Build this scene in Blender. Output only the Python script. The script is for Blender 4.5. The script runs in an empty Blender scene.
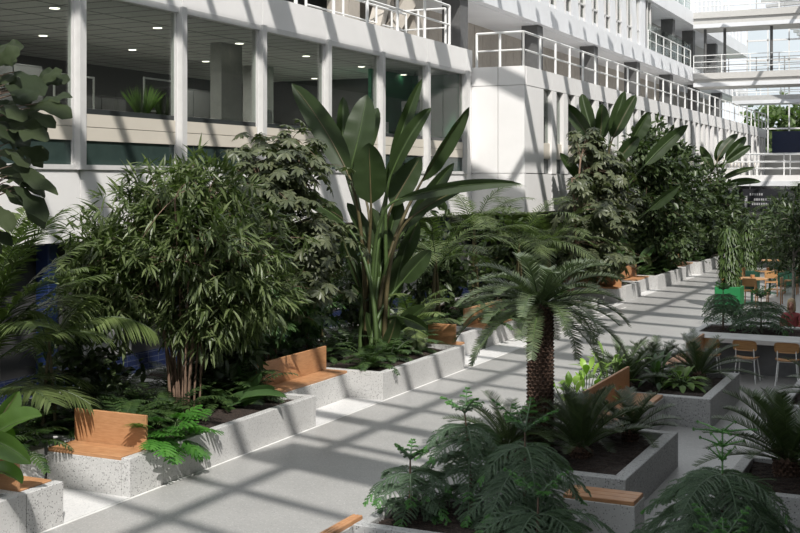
import bpy, math, random
import numpy as np
from mathutils import Vector
SC = bpy.context.scene
COL = SC.collection
random.seed(7)
RNG = np.random.default_rng(11)
PI = math.pi
F = 1170.0; CAMZ = 3.75; YAW = math.radians(25.4)
SN, CS = math.sin(YAW), math.cos(YAW)

def W(px, py, t):
    """point at forward distance t seen at a pixel: used once to lay the plan out in metres"""
    u = (px - 400) / F
    return np.array([t * (-SN + CS * u), t * (CS + SN * u), CAMZ + (180 - py) / F * t])

# ------------------------------------------------------------------ mesh builder
class MB:
    def __init__(s):
        s.V = []; s.Q = []; s.T = []; s.n = 0
    def add(s, v, quads=None, tris=None):
        v = np.asarray(v, float).reshape(-1, 3)
        if quads is not None and len(quads): s.Q.append(np.asarray(quads, int).reshape(-1, 4) + s.n)
        if tris is not None and len(tris): s.T.append(np.asarray(tris, int).reshape(-1, 3) + s.n)
        s.V.append(v); s.n += len(v)
    def box(s, x0, x1, y0, y1, z0, z1):
        x0, x1 = min(x0, x1), max(x0, x1); y0, y1 = min(y0, y1), max(y0, y1); z0, z1 = min(z0, z1), max(z0, z1)
        v = [(x0,y0,z0),(x1,y0,z0),(x1,y1,z0),(x0,y1,z0),(x0,y0,z1),(x1,y0,z1),(x1,y1,z1),(x0,y1,z1)]
        s.add(v, [(0,3,2,1),(4,5,6,7),(0,1,5,4),(1,2,6,5),(2,3,7,6),(3,0,4,7)])
        return s
    def bevbox(s, x0, x1, y0, y1, z0, z1, b=.01):
        """box with bevelled vertical and top edges"""
        def ring(i, z): return [(x0+i,y0,z),(x1-i,y0,z),(x1,y0+i,z),(x1,y1-i,z),(x1-i,y1,z),(x0+i,y1,z),(x0,y1-i,z),(x0,y0+i,z)]
        def ring2(i, z):
            k = b*.6
            return [(x0+i+k,y0+i,z),(x1-i-k,y0+i,z),(x1-i,y0+i+k,z),(x1-i,y1-i-k,z),(x1-i-k,y1-i,z),(x0+i+k,y1-i,z),(x0+i,y1-i-k,z),(x0+i,y0+i+k,z)]
        v = ring2(b*.0, z0) + ring2(0, z1-b) + ring2(b, z1)
        q = []
        for r in range(2):
            for i in range(8):
                j = (i+1) % 8
                q.append((r*8+i, r*8+j, r*8+8+j, r*8+8+i))
        q += [(16,17,18,19),(16,19,20,23),(20,21,22,23)]
        q += [(3,2,1,0),(7,4,3,0),(7,6,5,4)]
        s.add(v, q)
        return s
    def obox(s, a, b, w, h, up=(0,0,1)):
        """bar with a w x h section from a to b"""
        a = np.array(a, float); b = np.array(b, float); d = b - a; d /= np.linalg.norm(d)
        up = np.array(up, float)
        sd = np.cross(d, up)
        if np.linalg.norm(sd) < 1e-4: sd = np.cross(d, (1,0,0))
        sd /= np.linalg.norm(sd); u = np.cross(sd, d)
        v = []
        for p in (a, b):
            for i, j in ((-1,-1),(1,-1),(1,1),(-1,1)): v.append(p + sd*i*w/2 + u*j*h/2)
        s.add(v, [(3,2,1,0),(4,5,6,7),(0,1,5,4),(1,2,6,5),(2,3,7,6),(3,0,4,7)])
        return s
    def tube(s, pts, r, k=6, cap=True):
        P = np.asarray(pts, float); n = len(P)
        R = np.full(n, r, float) if np.isscalar(r) else np.asarray(r, float)
        T = np.gradient(P, axis=0); T /= np.linalg.norm(T, axis=1)[:, None] + 1e-9
        ref = np.array([0., 0, 1]) if abs(T[0][2]) < .8 else np.array([1., 0, 0])
        A = np.cross(T, ref); A /= np.linalg.norm(A, axis=1)[:, None] + 1e-9
        B = np.cross(T, A)
        an = np.arange(k) / k * 2 * PI
        v = P[:, None] + R[:, None, None] * (A[:, None] * np.cos(an)[None, :, None] + B[:, None] * np.sin(an)[None, :, None])
        i = np.arange(n-1)[:, None]; j = np.arange(k)[None]; j2 = (j+1) % k
        q = np.stack([i*k+j, i*k+j2, (i+1)*k+j2, (i+1)*k+j], -1).reshape(-1, 4)
        vv = v.reshape(-1, 3)
        if cap:
            m = len(vv); vv = np.vstack([vv, P[0], P[-1]])
            t = [(m, (jj+1) % k, jj) for jj in range(k)] + [(m+1, (n-1)*k+jj, (n-1)*k+(jj+1) % k) for jj in range(k)]
            s.add(vv, q, t)
        else: s.add(vv, q)
        return s
    def lathe(s, prof, c=(0,0,0), k=24):
        """profile of (r,z)"""
        c = np.array(c, float); an = np.arange(k)/k*2*PI
        v = []
        for r, z in prof:
            for a in an: v.append((c[0]+r*math.cos(a), c[1]+r*math.sin(a), c[2]+z))
        q = []
        for i in range(len(prof)-1):
            for j in range(k):
                q.append((i*k+j, i*k+(j+1) % k, (i+1)*k+(j+1) % k, (i+1)*k+j))
        m = len(v); v.append((c[0],c[1],c[2]+prof[0][1])); v.append((c[0],c[1],c[2]+prof[-1][1]))
        t = [(m, (j+1) % k, j) for j in range(k)] + [(m+1, (len(prof)-1)*k+j, (len(prof)-1)*k+(j+1) % k) for j in range(k)]
        s.add(v, q, t)
        return s
    def leaves(s, P, D, N, L, Wd, prof, droop=0., fold=0., side_j=None):
        """many leaf blades at once. P,D,N (n,3); L,Wd (n,); prof = relative widths along the blade"""
        P = np.asarray(P, float); n = len(P)
        if n == 0: return s
        D = D / (np.linalg.norm(D, axis=1)[:, None] + 1e-9)
        S = np.cross(D, N); S /= np.linalg.norm(S, axis=1)[:, None] + 1e-9
        L = np.broadcast_to(L, (n,)); Wd = np.broadcast_to(Wd, (n,)); droop = np.broadcast_to(droop, (n,))
        m = len(prof); c = P.copy(); out = []
        mid = fold != 0
        for i in range(m):
            t = i/(m-1)
            d = D.copy(); d[:, 2] -= droop * t * 1.6
            d /= np.linalg.norm(d, axis=1)[:, None] + 1e-9
            if i: c = c + d * (L/(m-1))[:, None]
            w = (Wd * prof[i] * .5)[:, None]
            if mid:
                nn = np.cross(S, d)
                out += [c - S*w + nn*w*fold, c.copy(), c + S*w + nn*w*fold]
            else: out += [c - S*w, c + S*w]
        k = 3 if mid else 2
        v = np.stack(out, 1)                       # n, m*k, 3
        q = []
        for i in range(m-1):
            for j in range(k-1):
                a = i*k+j
                q.append((a, a+1, a+k+1, a+k))
        q = np.array(q)[None] + (np.arange(n)*(m*k))[:, None, None]
        s.add(v.reshape(-1, 3), q.reshape(-1, 4))
        return s
    def blade(s, pts, widths, nrm, fold=.25, ripple=0., curl=0., cols=3):
        """one large leaf blade along a curve, cols quads each side, folded along the midrib"""
        P = np.asarray(pts, float); n = len(P)
        T = np.gradient(P, axis=0); T /= np.linalg.norm(T, axis=1)[:, None]
        nr = np.broadcast_to(np.asarray(nrm, float), (n, 3))
        S = np.cross(T, nr); S /= np.linalg.norm(S, axis=1)[:, None] + 1e-9
        U = np.cross(S, T)
        nc = 2*cols+1
        V = np.zeros((n, nc, 3)); ph = random.random()*6
        for j in range(nc):
            a = (j-cols)/cols
            w = np.asarray(widths)*.5
            up = fold*abs(a) - curl*a*a
            rip = ripple*np.sin(np.arange(n)*1.9+ph+(2 if a > 0 else 0))*abs(a)
            V[:, j] = P + S*(a*w)[:, None] + U*((up*w) + rip*w)[:, None]
        i = np.arange(n-1)[:, None]; j = np.arange(nc-1)[None]
        q = np.stack([i*nc+j, i*nc+j+1, (i+1)*nc+j+1, (i+1)*nc+j], -1).reshape(-1, 4)
        s.add(V.reshape(-1, 3), q)
        return s
    def build(s, name, mat, parent=None, smooth=False):
        V = np.vstack(s.V)
        if parent is not None:
            o = parent; off = np.zeros(3)
            while o is not None: off += np.array(o.location); o = o.parent
            V = V - off
        me = bpy.data.meshes.new(name)
        nq = sum(len(x) for x in s.Q); nt = sum(len(x) for x in s.T)
        me.vertices.add(len(V)); me.vertices.foreach_set('co', V.astype(np.float32).ravel())
        idx = []; tot = []
        if nq: q = np.vstack(s.Q); idx.append(q.ravel()); tot.append(np.full(nq, 4))
        if nt: t = np.vstack(s.T); idx.append(t.ravel()); tot.append(np.full(nt, 3))
        idx = np.concatenate(idx).astype(np.int32); tot = np.concatenate(tot).astype(np.int32)
        st = np.concatenate([[0], np.cumsum(tot)[:-1]]).astype(np.int32)
        me.loops.add(len(idx)); me.loops.foreach_set('vertex_index', idx)
        me.polygons.add(len(tot)); me.polygons.foreach_set('loop_start', st); me.polygons.foreach_set('loop_total', tot)
        me.polygons.foreach_set('use_smooth', np.full(len(tot), bool(smooth)))
        me.update(calc_edges=True); me.validate()
        me.materials.append(mat)
        o = bpy.data.objects.new(name, me); COL.objects.link(o)
        if parent is not None: o.parent = parent
        return o

def tag(o, label, cat, group=None, kind=None):
    o['label'] = label; o['category'] = cat
    if group: o['group'] = group
    if kind: o['kind'] = kind
    return o
def thing(name, label, cat, loc=(0,0,0), group=None):
    o = bpy.data.objects.new(name, None); COL.objects.link(o)
    o.location = [float(a) for a in loc]; o.empty_display_size = .1
    return tag(o, label, cat, group)
def struct(name, mb, mat):
    o = mb.build(name, mat) if mb is not None else bpy.data.objects.new(name, None)
    if mb is None: COL.objects.link(o)
    o['kind'] = 'structure'
    return o
def dup(root, loc, rz=0., label=None, sc=1.):
    r = root.copy(); COL.objects.link(r); r.location = loc; r.rotation_euler = (0,0,rz); r.scale = (sc,sc,sc)
    if label: r['label'] = label
    for ch in list(root.children):
        c = ch.copy(); COL.objects.link(c); c.parent = r
        for g in list(ch.children):
            d = g.copy(); COL.objects.link(d); d.parent = c
    return r

# ------------------------------------------------------------------ materials
def mat(name):
    m = bpy.data.materials.new(name); m.use_nodes = True
    nt = m.node_tree; b = nt.nodes['Principled BSDF']
    return m, nt, b
def node(nt, t, **kw):
    n = nt.nodes.new(t)
    for k, v in kw.items(): setattr(n, k, v)
    return n
def ramp(nt, fac, stops):
    r = node(nt, 'ShaderNodeValToRGB'); e = r.color_ramp.elements
    while len(e) < len(stops): e.new(.5)
    for i, (p, c) in enumerate(stops): e[i].position = p; e[i].color = (*c, 1)
    nt.links.new(fac, r.inputs[0]); return r.outputs[0]
def coords(nt, kind='Object'):
    return node(nt, 'ShaderNodeTexCoord').outputs[kind]
def noise(nt, scale, detail=2, vec=None, out='Fac'):
    n = node(nt, 'ShaderNodeTexNoise'); n.inputs['Scale'].default_value = scale; n.inputs['Detail'].default_value = detail
    nt.links.new(vec if vec is not None else coords(nt), n.inputs['Vector']); return n.outputs[out]
def plain(name, c, rough=.5, metal=0., var=.08, scale=6, spec=.5):
    m, nt, b = mat(name)
    lo = tuple(x*(1-var) for x in c); hi = tuple(min(1, x*(1+var)) for x in c)
    nt.links.new(ramp(nt, noise(nt, scale, 4), [(.3, lo), (.7, hi)]), b.inputs['Base Color'])
    b.inputs['Roughness'].default_value = rough; b.inputs['Metallic'].default_value = metal
    b.inputs['Specular IOR Level'].default_value = spec
    return m
def bump(nt, b, h, dist=.01, strength=.4):
    n = node(nt, 'ShaderNodeBump'); n.inputs['Strength'].default_value = strength; n.inputs['Distance'].default_value = dist
    nt.links.new(h, n.inputs['Height']); nt.links.new(n.outputs[0], b.inputs['Normal'])
def terrazzo(name, base, chips, scale, rough=.35, amount=.5, big=None):
    m, nt, b = mat(name); co = coords(nt)
    v = node(nt, 'ShaderNodeTexVoronoi'); v.inputs['Scale'].default_value = scale; nt.links.new(co, v.inputs['Vector'])
    sep = node(nt, 'ShaderNodeSeparateColor'); nt.links.new(v.outputs['Color'], sep.inputs[0])
    chip = ramp(nt, sep.outputs[0], chips)
    inside = node(nt, 'ShaderNodeMath', operation='LESS_THAN'); inside.inputs[1].default_value = amount
    nt.links.new(v.outputs['Distance'], inside.inputs[0])
    sel = node(nt, 'ShaderNodeMath', operation='GREATER_THAN'); sel.inputs[1].default_value = .45; nt.links.new(sep.outputs[1], sel.inputs[0])
    mu = node(nt, 'ShaderNodeMath', operation='MULTIPLY'); nt.links.new(inside.outputs[0], mu.inputs[0]); nt.links.new(sel.outputs[0], mu.inputs[1])
    bs = ramp(nt, noise(nt, 1.3, 5, co), [(.3, tuple(x*.93 for x in base)), (.7, tuple(min(1, x*1.06) for x in base))])
    mx = node(nt, 'ShaderNodeMix', data_type='RGBA'); nt.links.new(mu.outputs[0], mx.inputs[0])
    nt.links.new(bs, mx.inputs[6]); nt.links.new(chip, mx.inputs[7]); nt.links.new(mx.outputs[2], b.inputs['Base Color'])
    b.inputs['Roughness'].default_value = rough
    return m
def leafmat(name, c1, c2, trans=.25, rough=.42, spec=.5, gain=1.3):
    """leaf: per-leaf colour change, some light through the blade"""
    if name == 'palmate_leaf': gain = 1.0
    if name in ('paddle_leaf','banana_leaf','fiddle_leaf','split_leaf','bright_split_leaf'): gain = 1.
    c1 = tuple(x*gain for x in c1); c2 = tuple(x*gain for x in c2)
    m, nt, b = mat(name)
    g = node(nt, 'ShaderNodeNewGeometry')
    base = ramp(nt, g.outputs['Random Per Island'], [(.0, c1), (1., c2)])
    nz = noise(nt, 5, 3)
    mx = node(nt, 'ShaderNodeMix', data_type='RGBA', blend_type='MULTIPLY'); mx.inputs[0].default_value = .5
    nt.links.new(base, mx.inputs[6]); nt.links.new(ramp(nt, nz, [(.25, (.55,.55,.5)), (.75, (1,1,1))]), mx.inputs[7])
    nt.links.new(mx.outputs[2], b.inputs['Base Color'])
    b.inputs['Roughness'].default_value = rough; b.inputs['Specular IOR Level'].default_value = spec
    tr = node(nt, 'ShaderNodeBsdfTranslucent')
    br = node(nt, 'ShaderNodeMix', data_type='RGBA', blend_type='MULTIPLY'); br.inputs[0].default_value = 1.
    nt.links.new(mx.outputs[2], br.inputs[6]); br.inputs[7].default_value = (1.5, 2.0, .7, 1)
    nt.links.new(br.outputs[2], tr.inputs[0])
    ms = node(nt, 'ShaderNodeMixShader'); ms.inputs[0].default_value = trans
    out = nt.nodes['Material Output']
    nt.links.new(b.outputs[0], ms.inputs[1]); nt.links.new(tr.outputs[0], ms.inputs[2]); nt.links.new(ms.outputs[0], out.inputs[0])
    return m
def wood(name, c1, c2):
    m, nt, b = mat(name); co = coords(nt)
    mp = node(nt, 'ShaderNodeMapping'); mp.inputs['Scale'].default_value = (2, 2, 14); nt.links.new(co, mp.inputs[0])
    nz = noise(nt, 4, 5, mp.outputs[0])
    nt.links.new(ramp(nt, nz, [(.3, c1), (.7, c2)]), b.inputs['Base Color'])
    b.inputs['Roughness'].default_value = .45
    return m
def glassmat(name, tint, refl=.10):
    m, nt, b = mat(name)
    nt.nodes.remove(b)
    t = node(nt, 'ShaderNodeBsdfTransparent'); t.inputs[0].default_value = (*tint, 1)
    g = node(nt, 'ShaderNodeBsdfGlossy'); g.inputs['Roughness'].default_value = .01
    lw = node(nt, 'ShaderNodeFresnel'); lw.inputs[0].default_value = 1.5
    ge = node(nt, 'ShaderNodeNewGeometry'); iv = node(nt, 'ShaderNodeMath', operation='SUBTRACT'); iv.inputs[0].default_value = 1.
    nt.links.new(ge.outputs['Backfacing'], iv.inputs[1])
    mm = node(nt, 'ShaderNodeMath', operation='MULTIPLY'); nt.links.new(lw.outputs[0], mm.inputs[0]); nt.links.new(iv.outputs[0], mm.inputs[1])
    ms = node(nt, 'ShaderNodeMixShader'); nt.links.new(mm.outputs[0], ms.inputs[0])
    nt.links.new(t.outputs[0], ms.inputs[1]); nt.links.new(g.outputs[0], ms.inputs[2])
    nt.links.new(ms.outputs[0], nt.nodes['Material Output'].inputs[0])
    return m
def emit(name, c, s):
    m, nt, b = mat(name)
    b.inputs['Base Color'].default_value = (*c, 1); b.inputs['Emission Color'].default_value = (*c, 1); b.inputs['Emission Strength'].default_value = s
    return m

M = {}
M['floor'] = terrazzo('floor_grey', (.335,.33,.32), [(0,(.24,.24,.24)),(.6,(.35,.34,.33)),(1,(.47,.46,.45))], 55, .38, .5)
M['slab'] = terrazzo('white_terrazzo_slab', (.66,.65,.64), [(0,(.48,.48,.48)),(1,(.74,.73,.72))], 50, .4, .5)
M['terr'] = terrazzo('white_terrazzo', (.50,.495,.485), [(0,(.16,.16,.16)),(.3,(.27,.265,.26)),(.6,(.42,.41,.40)),(1,(.64,.63,.62))], 52, .5, .42)
M['terrdark'] = terrazzo('grey_terrazzo', (.36,.36,.355), [(0,(.10,.10,.10)),(.4,(.2,.2,.2)),(.7,(.40,.40,.40)),(1,(.52,.52,.52))], 52, .5, .45)
M['concrete'] = plain('pale_concrete', (.5,.5,.49), .6, var=.12, scale=3)
M['counterbody'] = plain('dark_grey_counter_side', (.16,.165,.17), .6, var=.15)
M['wood'] = wood('orange_wood', (.38,.185,.085), (.48,.255,.125))
M['wood2'] = wood('chair_plywood', (.36,.18,.07), (.46,.25,.10))
m, nt, b = mat('soil')
co = coords(nt); nz = noise(nt, 45, 6, co)
nt.links.new(ramp(nt, nz, [(.3,(.008,.005,.004)),(.55,(.032,.021,.016)),(.75,(.085,.055,.042))]), b.inputs['Base Color']); b.inputs['Roughness'].default_value = .95
bump(nt, b, nz, .03, .8); M['soil'] = m
M['white'] = plain('white_panel', (.80,.785,.775), .42, var=.03, scale=1.2)
M['whitem'] = plain('white_metal', (.78,.78,.77), .35, var=.02)
M['alu'] = plain('pale_aluminium', (.62,.61,.60), .35, var=.04)
M['cream'] = plain('cream_panel', (.62,.57,.49), .55, var=.03, scale=2)
M['sill'] = plain('dark_sill', (.03,.035,.035), .3)
M['dark'] = plain('dark_wall', (.045,.045,.045), .7)
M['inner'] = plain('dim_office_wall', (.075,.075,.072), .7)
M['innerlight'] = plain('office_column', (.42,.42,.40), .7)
M['green'] = plain('green_office_wall', (.045,.26,.13), .6)
M['glass'] = glassmat('window_glass', (.72,.75,.725))
M['glassg'] = plain('dark_green_glass', (.035,.055,.05), .08)
M['clear'] = glassmat('clear_glass', (.9,.92,.92))
M['railglass'] = glassmat('rail_glass', (.86,.89,.88))
M['beige'] = plain('beige_cladding', (.40,.365,.32), .7, var=.06)
M['soffit'] = plain('soffit', (.50,.49,.47), .7, var=.03)
M['colgrey'] = plain('dark_column', (.10,.10,.10), .6)
M['upper'] = plain('upper_white_cladding', (.66,.67,.69), .4, var=.05, scale=.6)
M['steel'] = plain('roof_steel', (.45,.45,.44), .5)
M['blue'] = plain('blue_column', (.010,.022,.075), .45)
M['navy'] = plain('navy_panel', (.02,.03,.08), .4)
m, nt, b = mat('blue_tile'); co = coords(nt)
mp = node(nt, 'ShaderNodeMapping'); mp.inputs['Rotation'].default_value = (0, math.radians(90), math.radians(90)); nt.links.new(co, mp.inputs[0])
br = node(nt, 'ShaderNodeTexBrick'); br.offset = 0; br.inputs['Scale'].default_value = 1.
br.inputs['Brick Width'].default_value = .3; br.inputs['Row Height'].default_value = .1; br.inputs['Mortar Size'].default_value = .004
br.inputs['Color1'].default_value = (.012,.018,.05,1); br.inputs['Color2'].default_value = (.018,.028,.075,1); br.inputs['Mortar'].default_value = (.09,.10,.13,1)
nt.links.new(mp.outputs[0], br.inputs[0]); nt.links.new(br.outputs[0], b.inputs['Base Color']); b.inputs['Roughness'].default_value = .2
M['tile'] = m
m, nt, b = mat('ceiling_tiles'); co = coords(nt)
br = node(nt, 'ShaderNodeTexBrick'); br.offset = 0; br.inputs['Scale'].default_value = 1.; br.inputs['Brick Width'].default_value = 1.2; br.inputs['Row Height'].default_value = .6; br.inputs['Mortar Size'].default_value = .03
br.inputs['Color1'].default_value = (.55,.55,.54,1); br.inputs['Color2'].default_value = (.58,.58,.57,1); br.inputs['Mortar'].default_value = (.16,.16,.16,1)
nt.links.new(co, br.inputs[0]); nt.links.new(br.outputs[0], b.inputs['Base Color']); b.inputs['Roughness'].default_value = .8
M['ceil'] = m
M['lamp'] = emit('lamp_lens', (1,.93,.82), 6)
M['bark'] = plain('bark', (.13,.09,.065), .9, var=.35, scale=20)
M['cane'] = plain('cane_stem', (.17,.11,.075), .8, var=.3, scale=12)
M['palewood'] = plain('pale_trunk', (.32,.29,.25), .9, var=.25, scale=15)
m, nt, b = mat('sago_trunk'); nz = noise(nt, 30, 5)
nt.links.new(ramp(nt, nz, [(.3,(.02,.012,.009)),(.7,(.13,.075,.05))]), b.inputs['Base Color']); b.inputs['Roughness'].default_value = .9
bump(nt, b, nz, .02, .7); M['sagotrunk'] = m
M['stalk'] = plain('green_stalk', (.05,.085,.022), .5, var=.25, scale=4)
M['stalkb'] = plain('brown_green_stalk', (.085,.07,.03), .55, var=.3, scale=4)
M['bamboo'] = leafmat('narrow_leaf', (.042,.062,.022), (.115,.145,.058), .25)
M['scheff'] = leafmat('palmate_leaf', (.055,.070,.034), (.13,.145,.078), .18, .42, .45)
M['ficus'] = leafmat('dark_oval_leaf', (.024,.040,.016), (.065,.09,.036), .18, .42, .45)
M['fiddle'] = leafmat('fiddle_leaf', (.018,.028,.012), (.046,.060,.028), .15, .6, .15)
M['strel'] = leafmat('paddle_leaf', (.020,.036,.012), (.036,.058,.019), .20, .42, .4)
M['banana'] = leafmat('banana_leaf', (.060,.115,.022), (.085,.15,.035), .35, .4)
M['palm'] = leafmat('palm_leaflet', (.055,.078,.026), (.11,.14,.055), .28)
M['palmlight'] = leafmat('pale_palm_leaflet', (.09,.125,.040), (.14,.175,.065), .28)
M['sago'] = leafmat('sago_leaflet', (.028,.046,.018), (.058,.082,.032), .08, .36, .6)
M['sagolit'] = leafmat('sunlit_sago_leaflet', (.048,.070,.034), (.095,.12,.06), .1, .36, .6)  # lighter copy of the sago leaflet, sunlight put into its colour
M['pine'] = leafmat('soft_pine_needle', (.055,.096,.060), (.115,.165,.105), .2, .5)
M['pinetip'] = leafmat('new_pine_needle', (.06,.17,.045), (.11,.25,.07), .2, .5)
M['aglao'] = leafmat('light_green_leaf', (.11,.185,.045), (.19,.27,.085), .25, .4)
M['aglao2'] = leafmat('lime_green_leaf', (.14,.26,.03), (.24,.36,.06), .3, .4)
M['monst'] = leafmat('bright_split_leaf', (.045,.15,.022), (.085,.22,.04), .25, .35)
M['fern'] = leafmat('fern_leaf', (.018,.04,.013), (.05,.085,.025), .2)
M['broad'] = leafmat('broad_leaf', (.03,.07,.022), (.075,.13,.05), .2, .35)
M['drac'] = leafmat('hanging_leaf', (.03,.058,.014), (.075,.11,.032), .2)
M['greenbox'] = plain('green_planter_box', (.012,.17,.05), .45, var=.06)
M['dkgreenbox'] = plain('dark_green_planter_box', (.012,.06,.035), .45, var=.06)
M['outtree'] = leafmat('outdoor_leaf', (.06,.09,.03), (.14,.18,.07), .3)
M['skin'] = plain('skin', (.55,.30,.22), .5, var=.04)
M['hair'] = plain('blond_hair', (.46,.34,.20), .5, var=.25, scale=30)
M['cloth'] = plain('red_cloth', (.30,.07,.07), .8)
M['trouser'] = plain('dark_trousers', (.03,.035,.05), .8)
M['sign'] = plain('dark_sign', (.018,.018,.022), .4)
M['signmark'] = plain('pale_lettering', (.35,.35,.36), .5)
M['carpet'] = plain('pale_carpet', (.42,.41,.39), .9)
M['wallr'] = plain('grey_render', (.30,.295,.29), .6)
M['line'] = plain('white_joint', (.72,.71,.69), .5)

# ------------------------------------------------------------------ camera, sun, sky
cam = bpy.data.cameras.new('camera'); co_ = bpy.data.objects.new('camera', cam); COL.objects.link(co_)
co_.location = (0, 0, CAMZ); co_.rotation_euler = (PI/2, 0, YAW)
cam.sensor_width = 36; cam.lens = F/800*36; cam.shift_y = -86.5/800; cam.clip_end = 400; cam.clip_start = .1
SC.camera = co_
SUN = np.array([-.6, .75, -1.0])
sl = bpy.data.lights.new('sun', 'SUN'); sl.energy = 5.2; sl.angle = math.radians(.53); sl.color = (1,.965,.91)
so = bpy.data.objects.new('sun', sl); COL.objects.link(so)
so.rotation_euler = Vector(SUN).to_track_quat('-Z', 'Y').to_euler(); so.location = (20,-20,40)
wd = bpy.data.worlds.new('sky'); SC.world = wd; wd.use_nodes = True
bg = wd.node_tree.nodes['Background']; bg.inputs[0].default_value = (.90,.95,1.0,1); bg.inputs[1].default_value = 1.1
SC.view_settings.view_transform = 'Standard'; SC.view_settings.look = 'None'; SC.view_settings.gamma = 1; SC.view_settings.exposure = 0.0
SC.view_settings.use_curve_mapping = False

# ================================================================== SETTING
struct('floor', MB().box(-14, 5, -6, 100, -.2, 0), M['floor'])
XF = -12.9
MUL = [15 + 2.77*k for k in range(-4, 7)]            # mullion centres of the near wing
# --- near office front: panels under the windows, fascia
w = MB()
for a, b_ in zip(MUL[:-1], MUL[1:]):
    w.box(XF-.15, XF, a+.008, b_-.008, 2.75, 3.92)
    w.box(XF-.15, XF+.02, a+.006, b_-.006, 6.93, 7.57)
w.box(XF-.15, XF, MUL[-1]+.008, 32.1, 2.75, 3.92); w.box(XF-.15, XF+.02, MUL[-1]+.006, 32.1, 6.93, 7.57)
w.box(XF-.15, XF, MUL[-1]+.11, 32.1, 3.92, 6.93)
w.box(XF-.3, XF-.16, MUL[0], 32.1, 2.76, 3.9); w.box(XF-.3, XF-.16, MUL[0], 32.1, 6.95, 7.55)
struct('wall_left', w, M['white'])
for i, (a, b_) in enumerate(zip(MUL[:-1], MUL[1:])):
    r = bpy.data.objects.new('window_%d' % (i+1), None); COL.objects.link(r); r.location = (XF, (a+b_)/2, 3.92); r['kind'] = 'structure'
    f = MB()
    f.box(XF-.16, XF+.10, a-.11, a+.04, 3.92, 6.93); f.box(XF-.16, XF+.04, a+.04, a+.11, 3.92, 6.93)
    f.box(XF-.14, XF+.03, a+.11, b_-.11, 3.92, 4.0); f.box(XF-.14, XF+.03, a+.11, b_-.11, 6.82, 6.93)
    if i == len(MUL)-2: f.box(XF-.16, XF+.10, b_-.11, b_+.11, 3.92, 6.93)
    f.box(XF-.1, XF-.02, b_-.16, b_-.11, 4.0, 6.82)
    f.build('frame', M['alu'], r)
    MB().box(XF-.10, XF-.02, a+.11, b_-.16, 4.40, 4.62).box(XF-.10, XF-.02, a+.11, b_-.16, 4.63, 4.84).build('spandrel', M['cream'], r)
    MB().box(XF-.35, XF-.05, a+.11, b_-.16, 4.845, 4.93).build('sill', M['sill'], r)
    MB().box(XF-.07, XF-.05, a+.11, b_-.16, 4.935, 6.82).build('pane', M['glass'], r)
    MB().box(XF-.07, XF-.05, a+.11, b_-.16, 4.0, 4.395).build('lower_pane', M['glassg'], r)
# --- office behind the panes
struct('floor_office', MB().box(-21, XF-.16, 3.9, 32, 3.5, 3.9), M['carpet'])
struct('ceiling_office', MB().box(-21, XF-.16, 3.9, 32, 6.86, 6.94), M['ceil'])
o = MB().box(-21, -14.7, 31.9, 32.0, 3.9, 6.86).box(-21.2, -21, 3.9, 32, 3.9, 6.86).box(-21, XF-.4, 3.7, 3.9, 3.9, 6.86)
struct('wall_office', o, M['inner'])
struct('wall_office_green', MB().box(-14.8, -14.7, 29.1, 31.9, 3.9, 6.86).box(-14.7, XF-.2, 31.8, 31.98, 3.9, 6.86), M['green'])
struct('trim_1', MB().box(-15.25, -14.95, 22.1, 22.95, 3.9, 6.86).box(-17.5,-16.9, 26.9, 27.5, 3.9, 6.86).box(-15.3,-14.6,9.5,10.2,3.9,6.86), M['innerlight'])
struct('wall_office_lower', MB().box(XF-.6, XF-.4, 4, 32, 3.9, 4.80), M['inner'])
tl = thing('ceiling_downlight', 'small round recessed downlight in the office ceiling behind the windows', 'ceiling light', (-14.6, 13.2, 6.83), 'office downlights')
MB().lathe([(.10,0),(.115,0),(.115,.03),(.1,.03)], (-14.6,13.2,6.83), 14).build('rim', M['whitem'], tl); MB().lathe([(.090,-.006),(.094,.004)], (-14.6,13.2,6.83), 14).build('lens', M['lamp'], tl)
for y in (16.3, 19.3, 22.3, 25.3, 28.3, 31):
    for x in (-14.6, -17.6):
        dup(tl, (x, y, 6.83))
for k, y in enumerate((8, 13.5, 19, 24.5, 29.5)):
    la = bpy.data.lights.new('office_fill_light', 'AREA'); la.shape = 'RECTANGLE'; la.size = 3.0; la.size_y = 1.2; la.energy = 120; la.color = (1,.96,.9)  # added area lights that brighten the office, no fixture modelled
    lo_ = bpy.data.objects.new('office_fill_light', la); COL.objects.link(lo_); lo_.location = (-16.5, y, 6.75)
# desks, racks, monitors and pots standing at the windows
def desk(y, label):
    d = thing('office_desk', label, 'desk', (-14.3, y, 3.9), 'desks behind the windows')
    MB().box(-14.7, -13.65, y-1.1, y+1.1, 4.72, 4.76).build('desk_top', M['whitem'], d)
    for sx in (-14.65, -13.75):
        for sy in (-1.05, 1.0): MB().box(sx, sx+.05, y+sy, y+sy+.05, 3.9, 4.72).build('leg', M['alu'], d)
    return d
desk(17.0, 'white office desk behind the window with the grass pot'); desk(22, 'white office desk behind the third full window'); desk(28.0, 'white office desk in the green-walled office')
def rack(x, y, label):
    d = thing('tube_rack', label, 'rack', (x, y, 3.9))
    f = MB()
    for dy in (-.55, .55):
        f.tube([(x, y+dy, 3.9), (x, y+dy, 5.75)], .022); 
    d2 = f.build('upright', M['whitem'], d)
    g_ = MB()
    for z in (4.4, 5.1, 5.73): g_.tube([(x, y-.55, z), (x, y+.55, z)], .02)
    g_.build('crossbar', M['whitem'], d)
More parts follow.
